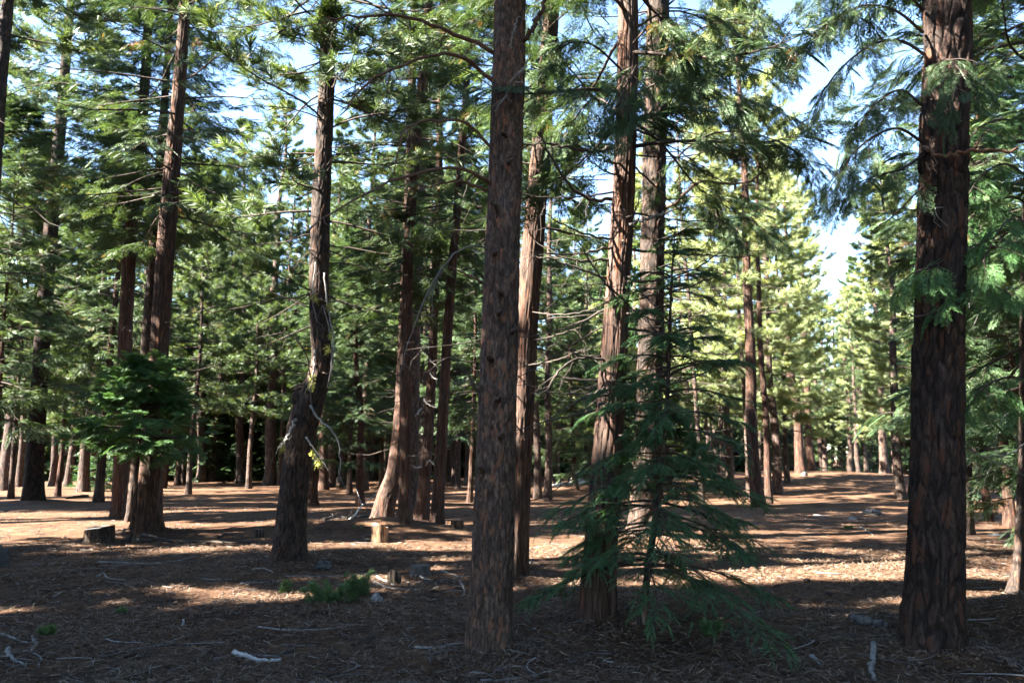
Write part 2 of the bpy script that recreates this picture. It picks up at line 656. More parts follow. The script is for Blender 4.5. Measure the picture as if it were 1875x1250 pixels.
def trunk_mesh(name, path, radii, kind, mat, seed, segs=64, fine_to=8., dz=.03, flare=.3, lobes=.12, roots=5):
    """path (n,3) from ground up, radii (n); returns a mesh in coordinates relative to path[0]"""
    p = np.column_stack([np.asarray(path, float), np.asarray(radii, float)])
    dense = smooth_path(p, 400)
    base = dense[0, :3].copy()
    arc = np.concatenate([[0], np.cumsum(np.linalg.norm(np.diff(dense[:, :3], axis=0), axis=1))])
    zs = np.concatenate([np.arange(-.12, fine_to, dz), np.arange(fine_to, arc[-1], max(.25, dz * 4))])
    C = np.stack([np.interp(zs, arc, dense[:, k]) for k in range(4)], -1)
    C[zs < 0, 2] += zs[zs < 0]
    R = np.maximum(C[:, 3], .01)
    C = C[:, :3] - base
    T = nrm(np.gradient(C, axis=0))
    X = np.array([1., 0, 0])
    S = nrm(X - (T @ X)[:, None] * T)
    U = np.cross(T, S)
    th = np.arange(segs) / segs * 2 * PI
    TH, ZZ = np.meshgrid(th, zs)
    d, f = bark_disp(kind, TH, ZZ, R, seed)
    zc = np.maximum(ZZ, 0)
    fl = 1 + flare * np.exp(-zc / .22) + lobes * np.exp(-zc / .38) * (np.cos(roots * TH + seed) + .6 * np.cos((roots - 2) * TH + seed * 2)) + .05 * (vnoise(TH * 6 / (2 * PI), ZZ * 1.2, seed + 11, 6) - .5)
    rr = R[:, None] * fl + d * np.minimum(1, R[:, None] / .12)
    V = C[:, None, :] + rr[..., None] * (np.cos(TH)[..., None] * S[:, None, :] + np.sin(TH)[..., None] * U[:, None, :])
    nr = len(zs)
    i, j = np.meshgrid(np.arange(nr - 1), np.arange(segs), indexing='ij')
    j2 = (j + 1) % segs
    Fc = np.stack([i * segs + j, i * segs + j2, (i + 1) * segs + j2, (i + 1) * segs + j], -1).reshape(-1, 4)
    g = Geo()
    g.add(V, Fc, 0, True, f)
    return g.mesh(name, [mat], 'furrow'), base


def px_trunk(pp, Y=None, top=22., rtop=.03):
    """pp: list of (px, py, width px) from the ground up -> 3-D path and radii, carried on above the frame"""
    b = hit(pp[0][0], pp[0][1]) if Y is None else on_ground(pp[0][0], Y)
    Y = b[1]
    P, R = [b], []
    for i, (x, y, w) in enumerate(pp):
        q = b if i == 0 else at(x, y, Y)
        if i:
            P.append(q)
        fwd = q[1] * cp + (q[2] - CAMZ) * sp_
        R.append(w / 2 * fwd / F)
    d = nrm(P[-1] - P[max(0, len(P) - 3)])
    d = nrm(d * .5 + np.array([0, 0, .5]))
    z = P[-1][2]
    r0 = R[-1]
    if top > z + .5:
        for k in range(1, 5):
            f = k / 4
            P.append(P[len(pp) - 1] + d * (top - z) * f)
            R.append(r0 * (1 - f) + rtop * f)
    return np.array(P), np.array(R)


def branch_part(root, base, pts, r0, r1, mat, name='branch', twigs=0, rg=RG, k=6, tw_len=.35, droop=-.2):
    """pts (n,3) world; bare branch with a few twigs, one mesh"""
    g = Geo()
    n = 20
    P = smooth_path(pts, n)
    P[1:] += rg.normal(0, 1, (n - 1, 3)) * min(r0 * .45, .012)
    R = np.linspace(1, 0, n) ** .8 * (r0 - r1) + r1
    tubes(g, P - base, R, k, 0)
    if twigs:
        i = rg.integers(4, n - 1, twigs)
        T = nrm(P[i + 1 - (i == n - 1)] - P[i - 1])
        D = nrm(T * .6 + nrm(rg.normal(0, 1, (twigs, 3))) * .9)
        l = tw_len * rg.uniform(.4, 1.1, twigs)
        q = np.linspace(0, 1, 5)
        B = P[i][:, None] + D[:, None] * (l[:, None] * q)[..., None] + np.array([0, 0, droop]) * (l[:, None] * q ** 2)[..., None] + rg.normal(0, .012, (twigs, 5, 3))
        B[:, 0] = P[i]
        tubes(g, B - base, np.linspace(max(r1, .004), .0018, 5)[None] * np.ones((twigs, 1)), 4, 0)
    me = g.mesh(name, [mat])
    return link(name, me, root)


def px_branch(root, base, pts, Y, r0, r1, mat, **kw):
    """pts: (px, py, depth offset)"""
    P = np.array([at(x, y, Y + dy) for x, y, dy in pts])
    return branch_part(root, base, P, r0, r1, mat, **kw)


def bough_part(root, base, pts, kind, lod, mat_leaf, r0=.02, n2=14, l2=.5, per=4, size=.3, rg=RG, hang=-.35, start=.25, name='bough'):
    """a live branch: limb with side shoots and sprays"""
    g = Geo()
    n = 14
    P = smooth_path(pts, n)
    tubes(g, P - base, np.linspace(r0, .004, n), 5, 0)
    f = start + (1 - start) * (np.arange(n2) + rg.random(n2)) / n2
    f[-1] = .99
    fi = f * (n - 1)
    i = np.minimum(fi.astype(int), n - 2)
    fr = (fi - i)[:, None]
    Q = P[i] * (1 - fr) + P[i + 1] * fr
    T = nrm(P[i + 1] - P[i])
    lat = nrm(np.stack([-T[:, 1], T[:, 0], 0 * T[:, 0]], -1))
    sg = np.where(np.arange(n2) % 2 == 0, 1, -1)[:, None]
    an = rg.uniform(.4, 1.1, (n2, 1))
    an[-1] = 0
    D = nrm(T * np.cos(an) + lat * sg * np.sin(an) + rg.normal(0, .15, (n2, 3)))
    L = l2 * (1.15 - .6 * f) * rg.uniform(.6, 1.15, n2)
    q = np.linspace(0, 1, 5)
    S2 = Q[:, None] + D[:, None] * (L[:, None] * q)[..., None] + np.array([0, 0, hang]) * (L[:, None] * q ** 2)[..., None]
    tubes(g, S2 - base, np.linspace(.006, .002, 5)[None] * np.ones((n2, 1)), 3, 0)
    pf = .15 + .85 * (np.arange(per)[None] + rg.random((n2, per))) / per
    pf[:, -1] = .98
    gi = pf * 4
    g0 = np.minimum(gi.astype(int), 3)
    gf = (gi - g0)[..., None]
    ii = np.arange(n2)[:, None]
    X = S2[ii, g0] * (1 - gf) + S2[ii, g0 + 1] * gf
    DD = nrm(S2[ii, g0 + 1] - S2[ii, g0])
    la = nrm(np.stack([-DD[..., 1], DD[..., 0], 0 * DD[..., 0]], -1))
    s2 = np.where(np.arange(per)[None] % 2 == 0, 1, -1)[..., None]
    a2 = rg.uniform(.2, .9, (n2, per, 1))
    a2[:, -1] = 0
    fw = DD * np.cos(a2) + la * s2 * np.sin(a2) + rg.normal(0, .12, DD.shape) + np.array([0, 0, hang * .5])
    u = np.array([0, 0, 1.]) + rg.normal(0, .4, DD.shape)
    scatter(g, TPL[kind + lod], X - base, fw, u, size * rg.uniform(.65, 1.2, (n2, per)), 1, rg)
    me = g.mesh(name, [M['twig'], mat_leaf])
    return link(name, me, root)

# ================================================================== camera, light, sky
cam = bpy.data.cameras.new('camera')
cam.lens, cam.sensor_width = 28, 36
cam.clip_end = 2000
cam.dof.use_dof = True
cam.dof.focus_distance = 7.0
cam.dof.aperture_fstop = 4.0
co = bpy.data.objects.new('camera', cam)
COL.objects.link(co)
co.location = (0, 0, CAMZ)
co.rotation_euler = (PI / 2 + PITCH, 0, 0)
SC.camera = co

# direction towards the sun (from the left)
SD = np.array([-math.cos(SUN_ELEV) * math.cos(SUN_BEHIND), -math.cos(SUN_ELEV) * math.sin(SUN_BEHIND), math.sin(SUN_ELEV)])
sl = bpy.data.lights.new('sun', 'SUN')
sl.energy = 5.0
sl.angle = math.radians(.5)
sl.color = (1, .93, .82)
so = bpy.data.objects.new('sun', sl)
COL.objects.link(so)
so.rotation_euler = Vector(SD).to_track_quat('Z', 'Y').to_euler()
wd = bpy.data.worlds.new('World')
SC.world = wd
wd.use_nodes = True
nt = wd.node_tree
sky = nt.nodes.new('ShaderNodeTexSky')
sky.sky_type = 'NISHITA'
sky.sun_disc = False
sky.sun_elevation = SUN_ELEV
sky.sun_rotation = math.atan2(SD[0], SD[1])
sky.altitude = 1000
sky.dust_density = .4
sky.ozone_density = 2.5
bg = nt.nodes['Background']
nt.links.new(sky.outputs[0], bg.inputs[0])
bg.inputs[1].default_value = .05
SC.view_settings.view_transform = 'Standard'
SC.view_settings.look = 'None'
SC.view_settings.exposure = 4.2
SC.view_settings.gamma = 1
SC.cycles.max_bounces = 6
SC.cycles.diffuse_bounces = 1
SC.cycles.glossy_bounces = 2
SC.cycles.transmission_bounces = 4
SC.cycles.use_denoising = True
SC.cycles.use_adaptive_sampling = True
SC.cycles.adaptive_threshold = .02
SC.cycles.caustics_reflective = False
SC.cycles.caustics_refractive = False
SC.cycles.sample_clamp_indirect = 6

# ================================================================== ground
def axis(lo, hi, a, b, step, grow):
    mid = list(np.arange(a, b, step))
    up, s = [mid[-1]], step
    while up[-1] < hi:
        s *= grow
        up.append(up[-1] + s)
    dn, s = [mid[0]], step
    while dn[-1] > lo:
        s *= grow
        dn.append(dn[-1] - s)
    return np.array(dn[:0:-1] + mid + up[1:])


gx = axis(-420, 420, -5.5, 5.5, .045, 1.035)
gy = axis(-60, 700, 3.8, 10, .045, 1.03)
GX, GY = np.meshgrid(gx, gy)
GZ = ground(GX, GY)
near = np.exp(-np.maximum(GY - 6, 0) / 14)
GZ = GZ + (.030 * (fbm(GX * 2.2, GY * 2.2, 21, 3) - .44) + .022 * (vnoise(GX * 11, GY * 11, 25) - .5) * near)
MOUNDS = [(hit(x, y), h, r) for x, y, h, r in ((895, 1198, .07, .42), (1092, 1143, .08, .45), (1708, 1196, .09, .55), (528, 1037, .10, .6), (268, 978, .12, .7), (1178, 985, .10, .6), (941, 1062, .07, .4), (720, 960, .14, 1.3), (1174, 1150, .04, .2), (60, 920, .14, .8))]


def mound(x, y):
    return sum(h * np.exp(-((x - p[0]) ** 2 + (y - p[1]) ** 2) / r ** 2 * (1 + .5 * np.sin(3 * np.arctan2(y - p[1], x - p[0]) + h * 90))) for p, h, r in MOUNDS)


GZ = GZ + mound(GX, GY)
gv = np.stack([GX, GY, GZ], -1)
ny, nx = GX.shape
i, j = np.meshgrid(np.arange(ny - 1), np.arange(nx - 1), indexing='ij')
gf = np.stack([i * nx + j, i * nx + j + 1, (i + 1) * nx + j + 1, (i + 1) * nx + j], -1).reshape(-1, 4)
g = Geo()
g.add(gv, gf, 0, True)
m, nt, out = newmat('needle_floor')
v = worldpos(nt)
n1 = noise(nt, v, .55, 5, .65)
n2 = noise(nt, v, 6, 6, .75)
va = worldpos(nt, (1, .35, 1))
n3 = noise(nt, va, 55, 5, .8)
vb = worldpos(nt, (.3, 1, 1))
n4 = noise(nt, vb, 70, 5, .8)
c = ramp(nt, n1, [(.32, (.078, .046, .031)), (.5, (.118, .073, .048)), (.68, (.155, .11, .08))])
c = mixc(nt, .8, c, ramp(nt, n2, [(.32, (.35, .31, .3)), (.5, (.85, .82, .8)), (.68, (1.4, 1.32, 1.2))]), 'MULTIPLY')
n5 = noise(nt, v, 1.9, 5, .7)
c = mixc(nt, .7, c, ramp(nt, n5, [(.36, (.5, .47, .47)), (.5, (1, 1, 1)), (.66, (1.3, 1.2, 1.05))]), 'MULTIPLY')
c = mixc(nt, .65, c, ramp(nt, n3, [(.36, (.35, .32, .3)), (.5, (.9, .85, .8)), (.64, (1.5, 1.35, 1.15))]), 'MULTIPLY')
c = mixc(nt, .55, c, ramp(nt, n4, [(.38, (.45, .42, .4)), (.62, (1.4, 1.3, 1.2))]), 'MULTIPLY')
ad = nd(nt, 'ShaderNodeMath', operation='ADD')
nt.links.new(n3, ad.inputs[0])
nt.links.new(n4, ad.inputs[1])
finish(nt, out, c, .95, bump(nt, ad.outputs[0], .03, 1.), .1)
M['floor'] = m
go = link('forest_ground', g.mesh('forest_ground', [m]))
tag(go, 'forest floor of rust brown fallen needles', 'ground', None, 'structure')


def gz(x, y):
    return ground(x, y) + mound(x, y) + .030 * (fbm(x * 2.2, y * 2.2, 21, 3) - .44)


# ================================================================== tree kinds
def simple_trunk(geo, h, r, seed, k=16, n=26, lean=0.):
    rg = np.random.default_rng(seed)
    z = np.linspace(0, 1, n) ** 1.5 * h
    ph = rg.random(4) * 6
    c = np.stack([.12 * np.sin(z * .35 + ph[0]) + .05 * np.sin(z * .9 + ph[1]), .12 * np.sin(z * .3 + ph[2]) + .05 * np.sin(z + ph[3]), z], -1)
    c[:, :2] -= c[0, :2]
    c[0, 2] = -.3
    R = r * (1 - z / h) ** .75 * (1 + .45 * np.exp(-z / .35)) + .012
    a = np.arange(k) / k * 2 * PI
    A, Z = np.meshgrid(a, z)
    rr = R[:, None] * (1 + .07 * (vnoise(A * 5 / 2 / PI, Z * 1.5, seed, 5) - .5) * 2)
    V = c[:, None, :] + np.stack([rr * np.cos(A), rr * np.sin(A), 0 * A], -1)
    i, j = np.meshgrid(np.arange(n - 1), np.arange(k), indexing='ij')
    j2 = (j + 1) % k
    geo.add(V, np.stack([i * k + j, i * k + j2, (i + 1) * k + j2, (i + 1) * k + j], -1).reshape(-1, 4), 0, True)
    return trunk_line(c)


def snags(geo, rg, fn, z0, z1, n, L=.9, mat=0, r=.012):
    """bare dead branch stubs below a crown"""
    z = rg.uniform(z0, z1, n)
    A = rg.uniform(0, 2 * PI, n)
    l = L * rg.uniform(.3, 1.2, n)
    s = np.linspace(0, 1, 6)[None]
    c = fn(z)
    rad = l[:, None] * s
    zz = l[:, None] * (rg.uniform(-.5, .25, (n, 1)) * s + rg.uniform(-.3, .3, (n, 1)) * s ** 2)
    w = l[:, None] * rg.normal(0, .15, (n, 1)) * s ** 2
    P = np.stack([c[:, 0:1] + rad * np.cos(A)[:, None] - w * np.sin(A)[:, None], c[:, 1:2] + rad * np.sin(A)[:, None] + w * np.cos(A)[:, None], c[:, 2:3] + zz], -1)
    P[:, 1:] += rg.normal(0, .02, (n, 5, 3))
    tubes(geo, P, (r * (1 - .8 * s)) * np.ones((n, 1)), 4, mat)


PROTO = {}


def proto(key, h, r, kind, bark, h0, Lmax, nb, seed, lod='', sn=0, kw_leaf=None, **kw):
    rg = np.random.default_rng(seed)
    g = Geo()
    fn = simple_trunk(g, h, r, seed)
    tm = g.mesh(key + '_trunk', [M[bark]])
    g = Geo()
    crown_geo(g, rg, fn, h0, h * .985, nb, Lmax, kind, lod, **kw)
    if sn:
        snags(g, rg, fn, min(1.2, h0 * .5), h0 * 1.3, sn)
    cm = g.mesh(key + '_crown', [M['twig'], M[kw_leaf or kind]])
    PROTO[key] = (tm, cm, h, r)


proto('pine_a', 24, .30, 'pine', 'bark_far', 8.5, 3.0, 85, 101, sn=26, m=9, per=3, size=1.15, start=.5, thin=.1, e_top=.7, e_low=-.1)
proto('pine_b', 22, .28, 'pine', 'bark_far', 5.5, 2.7, 95, 102, sn=22, m=9, per=3, size=1.15, start=.5, thin=.1, e_top=.7, e_low=-.2)
proto('pine_c', 17, .24, 'pine', 'bark_far', 3.0, 2.6, 95, 103, sn=14, m=9, per=3, size=1.15, start=.5, thin=.1, e_top=.7, e_low=-.1)
proto('cedar_a', 20, .32, 'cedar', 'bark_far_red', 4.5, 2.5, 110, 104, sn=30, m=9, per=4, size=.42)
proto('cedar_b', 15, .24, 'cedar', 'bark_far_red', 2.2, 2.1, 110, 105, sn=16, m=9, per=4, size=.42)
proto('bushy_a', 10, .13, 'cedar', 'bark_far_red', .9, 1.9, 110, 106, m=9, per=4, size=.42, low=.9)
proto('bushy_b', 7.5, .11, 'cedar', 'bark_far_red', .5, 1.6, 100, 107, m=8, per=4, size=.40, low=.95)
proto('bushy_c', 12, .15, 'pine', 'bark_far', 1.4, 2.0, 110, 108, kw_leaf='pine_young_sunlit', m=8, per=4, size=1.1, low=.85, start=.55, thin=.12, e_top=.6, e_low=-.1)


def tree(key, px, Y, wpx, h, label, cat, name, group=None, rot=None, lean=(0, 0), crown=True, lift=0.):
    tm, cm, ph, pr = PROTO[key]
    b = on_ground(px, Y)
    s = h / ph
    fwd = Y * cp + (b[2] - CAMZ) * sp_
    r = wpx / 2 * fwd / F
    t = thing(name, label, cat, b, group or ('cedars of the glade' if 'cedar' in name else 'young pines behind the glade' if 'young' in name else 'pines of the glade'))
    t.rotation_euler = (lean[1], lean[0], RG.uniform(0, 2 * PI) if rot is None else rot)
    tr = link('trunk', tm, t)
    q = r / pr / 1.12
    tr.scale = (q, q, s)
    if crown:
        c = link('crown', cm, t)
        c.scale = (s, s, s)
        c.location = (0, 0, lift)
    return t


def hero(name, label, cat, pp, kind, mat, seed, Y=None, top=22., segs=64, fine=None, dz=.03, crown=None, flare=.3, lobes=.12, roots=5, **kw):
    """a near tree traced from its trunk; crown: dict for crown_geo"""
    P, R = px_trunk(pp, Y, top)
    d = P[0][1]
    me, base = trunk_mesh(name + '_trunk', P, R, kind, M[mat], seed, segs, fine if fine else min(top - 1, 1.9 + .62 * d), dz, flare, lobes, roots)
    t = thing(name, label, cat, base, kw.get('group') or ('pines of the glade' if 'pine' in name else 'cedars of the glade' if 'cedar' in name else None))
    link('trunk', me, t)
    fn = trunk_line(P - base)
    if crown:
        c = dict(crown)
        g = Geo()
        rg = np.random.default_rng(seed + 50)
        sn = c.pop('sn', None)
        extra = c.pop('more', [])
        ck = c.pop('kind', 'cedar')
        crown_geo(g, rg, fn, kind=ck, **c)
        for e in extra:
            e = dict(e)
            crown_geo(g, rg, fn, kind=e.pop('kind', ck), **e)
        if sn:
            snags(g, rg, fn, *sn)
        link('crown', g.mesh(name + '_crown', [M['twig'], M[ck]]), t)
    return t, base, fn, P


def whips(t, base, fn, rg, z0, z1, n, L, r, mat, az=None, twigs=3, name='branch', e=(-.35, .1), up=.35):
    """bare dead branches, each a part of its own"""
    for k in range(n):
        z = rg.uniform(z0, z1)
        a = rg.uniform(0, 2 * PI) if az is None else rg.uniform(*az)
        l = L * rg.uniform(.45, 1.15)
        s = np.linspace(0, 1, 7)
        e0 = rg.uniform(*e)
        c = fn(np.array([z]))[0]
        wv = rg.normal(0, .12) * s ** 2 * l
        zz = l * (e0 * s + up * rg.uniform(-.3, 1.2) * s ** 2.5)
        P = base + np.stack([c[0] + l * s * math.cos(a) - wv * math.sin(a), c[1] + l * s * math.sin(a) + wv * math.cos(a), z + zz], -1)
        branch_part(t, base, P, r * rg.uniform(.7, 1.2), .003, mat, name, twigs, rg, 5, .4 * l)


proto('bushy_e', 12, .15, 'pine', 'bark_far', 1.2, 2.1, 105, 110, m=9, per=4, size=1.1, low=.9, e_top=.6, e_low=-.1)
proto('pine_e', 22, .26, 'pine', 'bark_far_red', 6.0, 2.8, 70, 112, kw_leaf='pine_young_sunlit', sn=26, m=8, per=4, size=1.2, start=.55, thin=.12, e_top=.7, e_low=-.1)
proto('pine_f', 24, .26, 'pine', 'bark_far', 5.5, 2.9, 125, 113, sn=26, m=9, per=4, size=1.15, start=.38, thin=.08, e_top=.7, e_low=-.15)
proto('pine_d', 19, .22, 'pine', 'bark_far', 3.6, 2.7, 88, 109, kw_leaf='pine_young_sunlit', sn=18, m=9, per=4, size=1.25, start=.55, thin=.12, e_top=.7, e_low=-.1)

# ================================================================== the near trees
# -- centre pine
tA, bA, fA, PA = hero('pine_tree', 'thick grey brown plated pine in the centre with bare drooping dead branches', 'tree',
                      [(895, 1198, 84), (897, 1140, 80), (903, 1000, 76), (908, 850, 71), (914, 650, 66), (922, 400, 61), (929, 200, 58), (934, 0, 55)],
                      'plates', 'bark_pine', 3, top=23, segs=120, dz=.022, flare=.16, lobes=.05,
                      crown=dict(kind='pine', h0=8.5, h1=22.5, nb=60, Lmax=2.9, m=8, per=3, size=1.2))
YA = bA[1]
rgA = np.random.default_rng(5)
BA = M['branch_red']
px_branch(tA, bA, [(905, 98, 0), (872, 78, -.1), (830, 60, -.25), (780, 40, -.45), (730, 30, -.7), (660, 28, -.9), (600, 36, -1.0)], YA, .021, .006, BA, twigs=14, rg=rgA, tw_len=.5)
px_branch(tA, bA, [(907, 152, 0), (880, 128, -.1), (840, 104, -.3), (800, 100, -.4), (740, 118, -.6), (690, 140, -.8), (650, 175, -.9), (625, 215, -1.)], YA, .020, .005, BA, twigs=14, rg=rgA, tw_len=.5)
px_branch(tA, bA, [(908, 285, 0), (885, 255, -.1), (862, 232, -.2), (835, 220, -.3), (790, 222, -.4), (755, 228, -.5), (735, 250, -.55), (722, 320, -.6)], YA, .015, .004, BA, twigs=12, rg=rgA, tw_len=.4)
px_branch(tA, bA, [(903, 345, 0), (885, 326, -.15), (855, 312, -.25), (820, 309, -.35), (770, 316, -.5), (720, 330, -.6), (660, 362, -.8), (600, 392, -1.0), (560, 425, -1.1)], YA, .017, .004, BA, twigs=12, rg=rgA, tw_len=.45)
px_branch(tA, bA, [(900, 352, 0), (870, 340, -.05), (840, 332, -.1), (800, 338, -.2), (770, 345, -.3)], YA, .016, .004, BA, twigs=3, rg=rgA)
DG = M['dead_grey']
px_branch(tA, bA, [(908, 470, -.02), (890, 456, -.1), (868, 451, -.2), (845, 456, -.3), (825, 472, -.4), (803, 500, -.5), (785, 535, -.55), (768, 570, -.6), (755, 610, -.62), (742, 645, -.65), (733, 690, -.66)], YA, .0105, .003, M['dead_brown'], twigs=9, rg=rgA, tw_len=.28, droop=-.35)
px_branch(tA, bA, [(886, 520, 0), (868, 508, -.05), (845, 498, -.1), (822, 488, -.15)], YA, .013, .006, BA, rg=rgA)
px_branch(tA, bA, [(948, 92, -.02), (968, 62, -.1), (982, 35, -.15), (995, 12, -.2), (1003, -20, -.25)], YA, .028, .015, M['branch'], rg=rgA)
px_branch(tA, bA, [(930, 170, -.2), (938, 150, -.3), (950, 135, -.38), (962, 122, -.42), (972, 100, -.45)], YA, .016, .005, DG, twigs=3, rg=rgA, tw_len=.2)
px_branch(tA, bA, [(930, 168, -.2), (924, 180, -.28), (914, 190, -.32), (905, 205, -.3)], YA, .010, .004, DG, twigs=2, rg=rgA, tw_len=.15)
px_branch(tA, bA, [(935, 88, -.22), (937, 66, -.3), (943, 50, -.34), (947, 32, -.36)], YA, .012, .004, DG, twigs=2, rg=rgA, tw_len=.15)
px_branch(tA, bA, [(882, 720, 0), (868, 708, -.05), (860, 690, -.05), (845, 676, -.08)], YA, .012, .005, M['branch'], rg=rgA)
for x, y, q in ((905, 465, 1), (908, 380, -1), (912, 575, 1), (900, 660, -1), (910, 735, 1), (884, 862, -1), (930, 300, 1), (920, 540, -1), (938, 610, 1), (915, 800, 1), (925, 250, -1)):
    px_branch(tA, bA, [(x, y, -.16), (x + 2 * q, y - 4, -.24), (x + 7 * q, y - 8, -.29)], YA, .017, .009, M['branch'], name='branch_stub', rg=rgA)

# -- big right tree
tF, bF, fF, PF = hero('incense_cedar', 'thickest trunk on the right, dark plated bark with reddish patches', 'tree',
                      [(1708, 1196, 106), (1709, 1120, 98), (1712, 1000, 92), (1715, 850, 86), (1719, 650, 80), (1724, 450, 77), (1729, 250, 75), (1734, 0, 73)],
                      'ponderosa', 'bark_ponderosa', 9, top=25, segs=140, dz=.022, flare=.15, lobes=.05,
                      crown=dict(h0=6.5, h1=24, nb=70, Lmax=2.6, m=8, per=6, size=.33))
YF = bF[1]
rgF = np.random.default_rng(8)
LC = M['cedar']
for pts in ([(1690, 60, 0), (1640, 20, -.2), (1580, 10, -.3), (1530, 35, -.4), (1475, 70, -.4)],
            [(1692, 100, 0), (1650, 75, -.3), (1600, 80, -.5), (1545, 120, -.6), (1505, 170, -.6)],
            [(1690, 195, 0), (1650, 165, -.1), (1610, 185, -.2), (1570, 225, -.3)],
            [(1688, 260, 0), (1645, 235, -.3), (1600, 250, -.5), (1560, 285, -.6), (1530, 330, -.6)],
            [(1690, 285, 0), (1650, 310, -.2), (1610, 320, -.3), (1570, 335, -.4)],
            [(1690, 20, 0), (1645, -30, -.2), (1590, -60, -.3), (1540, -40, -.4), (1490, -15, -.4)],
            [(1720, 130, -.25), (1735, 110, -.5), (1750, 135, -.7), (1745, 190, -.8)],
            ):
    P = np.array([at(x, y, YF + d) for x, y, d in pts])
    bough_part(tF, bF, P, 'cedar', '_near', LC, .015, 11, .40, 4, .22, rgF, -.55, .3)
px_branch(tF, bF, [(1690, 340, 0), (1660, 372, -.1), (1630, 400, -.2), (1600, 420, -.3)], YF, .010, .004, M['branch'], twigs=3, rg=rgF)
px_branch(tF, bF, [(1735, 560, -.25), (1690, 578, -.45), (1660, 574, -.5), (1640, 560, -.5)], YF, .009, .003, M['stick_dark'], twigs=2, rg=rgF)
px_branch(tF, bF, [(1690, 270, -.1), (1720, 285, -.35), (1760, 282, -.4), (1800, 275, -.4), (1860, 272, -.3)], YF, .022, .01, BA, twigs=4, rg=rgF)
px_branch(tF, bF, [(1678, 348, -.15), (1688, 368, -.25), (1705, 378, -.3), (1725, 380, -.3)], YF, .008, .004, DG, twigs=3, rg=rgF, tw_len=.2)

# -- reddish cedar right of centre
tC, bC, fC, PC = hero('incense_cedar', 'cedar with fibrous red brown bark, lit down its left side, many thin bare branches', 'tree',
                      [(1092, 1143, 74), (1097, 1060, 64), (1104, 950, 58), (1112, 830, 54), (1122, 680, 48), (1132, 520, 42), (1140, 380, 39), (1146, 220, 37), (1150, 0, 35)],
                      'cedar', 'bark_cedar', 17, top=22, segs=110, dz=.035, flare=.12, lobes=.07, roots=6,
                      crown=dict(h0=4.6, h1=21.5, nb=95, Lmax=2.2, m=9, per=5, size=.29, lod='_near', low=.7))
rgC = np.random.default_rng(31)
whips(tC, bC, fC, rgC, 1.6, 5.2, 44, 1.45, .014, M['stick_dark'], None, 4, e=(-.45, .05))
px_branch(tC, bC, [(1152, 412, -.1), (1180, 402, -.2), (1215, 390, -.3)], bC[1], .02, .012, DG, rg=rgC)
px_branch(tC, bC, [(1120, 365, 0), (1080, 365, -.2), (1040, 335, -.4), (1005, 280, -.6), (990, 240, -.7)], bC[1], .02, .006, M['stick_dark'], twigs=6, rg=rgC)
px_branch(tC, bC, [(1118, 272, 0), (1075, 278, -.2), (1030, 268, -.3), (985, 258, -.4)], bC[1], .022, .008, M['stick_dark'], twigs=4, rg=rgC)
px_branch(tC, bC, [(1118, 475, 0), (1060, 478, -.2), (1000, 462, -.3)], bC[1], .016, .005, M['stick_dark'], twigs=5, rg=rgC)
px_branch(tC, bC, [(1112, 510, 0), (1075, 498, -.2), (1025, 480, -.3), (990, 470, -.4)], bC[1], .014, .005, M['stick_dark'], twigs=4, rg=rgC)
px_branch(tC, bC, [(1105, 650, 0), (1050, 660, -.2), (1015, 690, -.3), (1000, 715, -.4), (975, 722, -.4)], bC[1], .014, .005, M['stick_dark'], twigs=4, rg=rgC)
for pts in ([(1140, 130, 0), (1080, 80, -.3), (1020, 90, -.4), (985, 150, -.5)], [(1150, 90, 0), (1200, 40, -.4), (1240, 60, -.6), (1260, 110, -.7)],
            [(1150, 180, 0), (1215, 150, -.2), (1290, 160, -.4), (1350, 200, -.5)], [(1140, 210, 0), (1090, 180, .3), (1050, 220, .5), (1020, 270, .6)],
            [(1150, 60, 0), (1230, 20, .2), (1320, 50, .3), (1400, 100, .4)], [(1150, 145, -.1), (1165, 120, -.6), (1150, 150, -.9), (1130, 200, -1.)]):
    P = np.array([at(x, y, bC[1] + d) for x, y, d in pts])
    bough_part(tC, bC, P, 'cedar', '_near', LC, .014, 13, .45, 4, .26, rgC, -.35, .3)

# -- dark pine behind it
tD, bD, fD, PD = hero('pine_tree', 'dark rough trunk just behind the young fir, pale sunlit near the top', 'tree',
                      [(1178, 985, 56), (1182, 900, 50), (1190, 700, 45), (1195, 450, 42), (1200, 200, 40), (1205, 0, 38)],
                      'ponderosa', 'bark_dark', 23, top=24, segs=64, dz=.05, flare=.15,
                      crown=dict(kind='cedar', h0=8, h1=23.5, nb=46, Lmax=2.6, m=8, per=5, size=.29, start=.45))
rgD = np.random.default_rng(33)
whips(tD, bD, fD, rgD, 2.5, 8.5, 26, 1.9, .016, M['stick_dark'], None, 4, e=(-.3, .1))
px_branch(tD, bD, [(1205, 385, 0), (1240, 370, -.3), (1275, 335, -.5), (1320, 335, -.6), (1370, 333, -.7), (1410, 300, -.8), (1435, 270, -.9)], bD[1], .04, .012, M['branch'], twigs=6, rg=rgD, tw_len=.7)
px_branch(tD, bD, [(1205, 485, 0), (1250, 495, -.2), (1300, 520, -.3), (1340, 570, -.4)], bD[1], .024, .008, M['stick_dark'], twigs=6, rg=rgD, tw_len=.6)
px_branch(tD, bD, [(1205, 625, 0), (1280, 645, -.2), (1350, 648, -.3), (1410, 638, -.4)], bD[1], .02, .006, M['stick_dark'], twigs=4, rg=rgD, tw_len=.5)
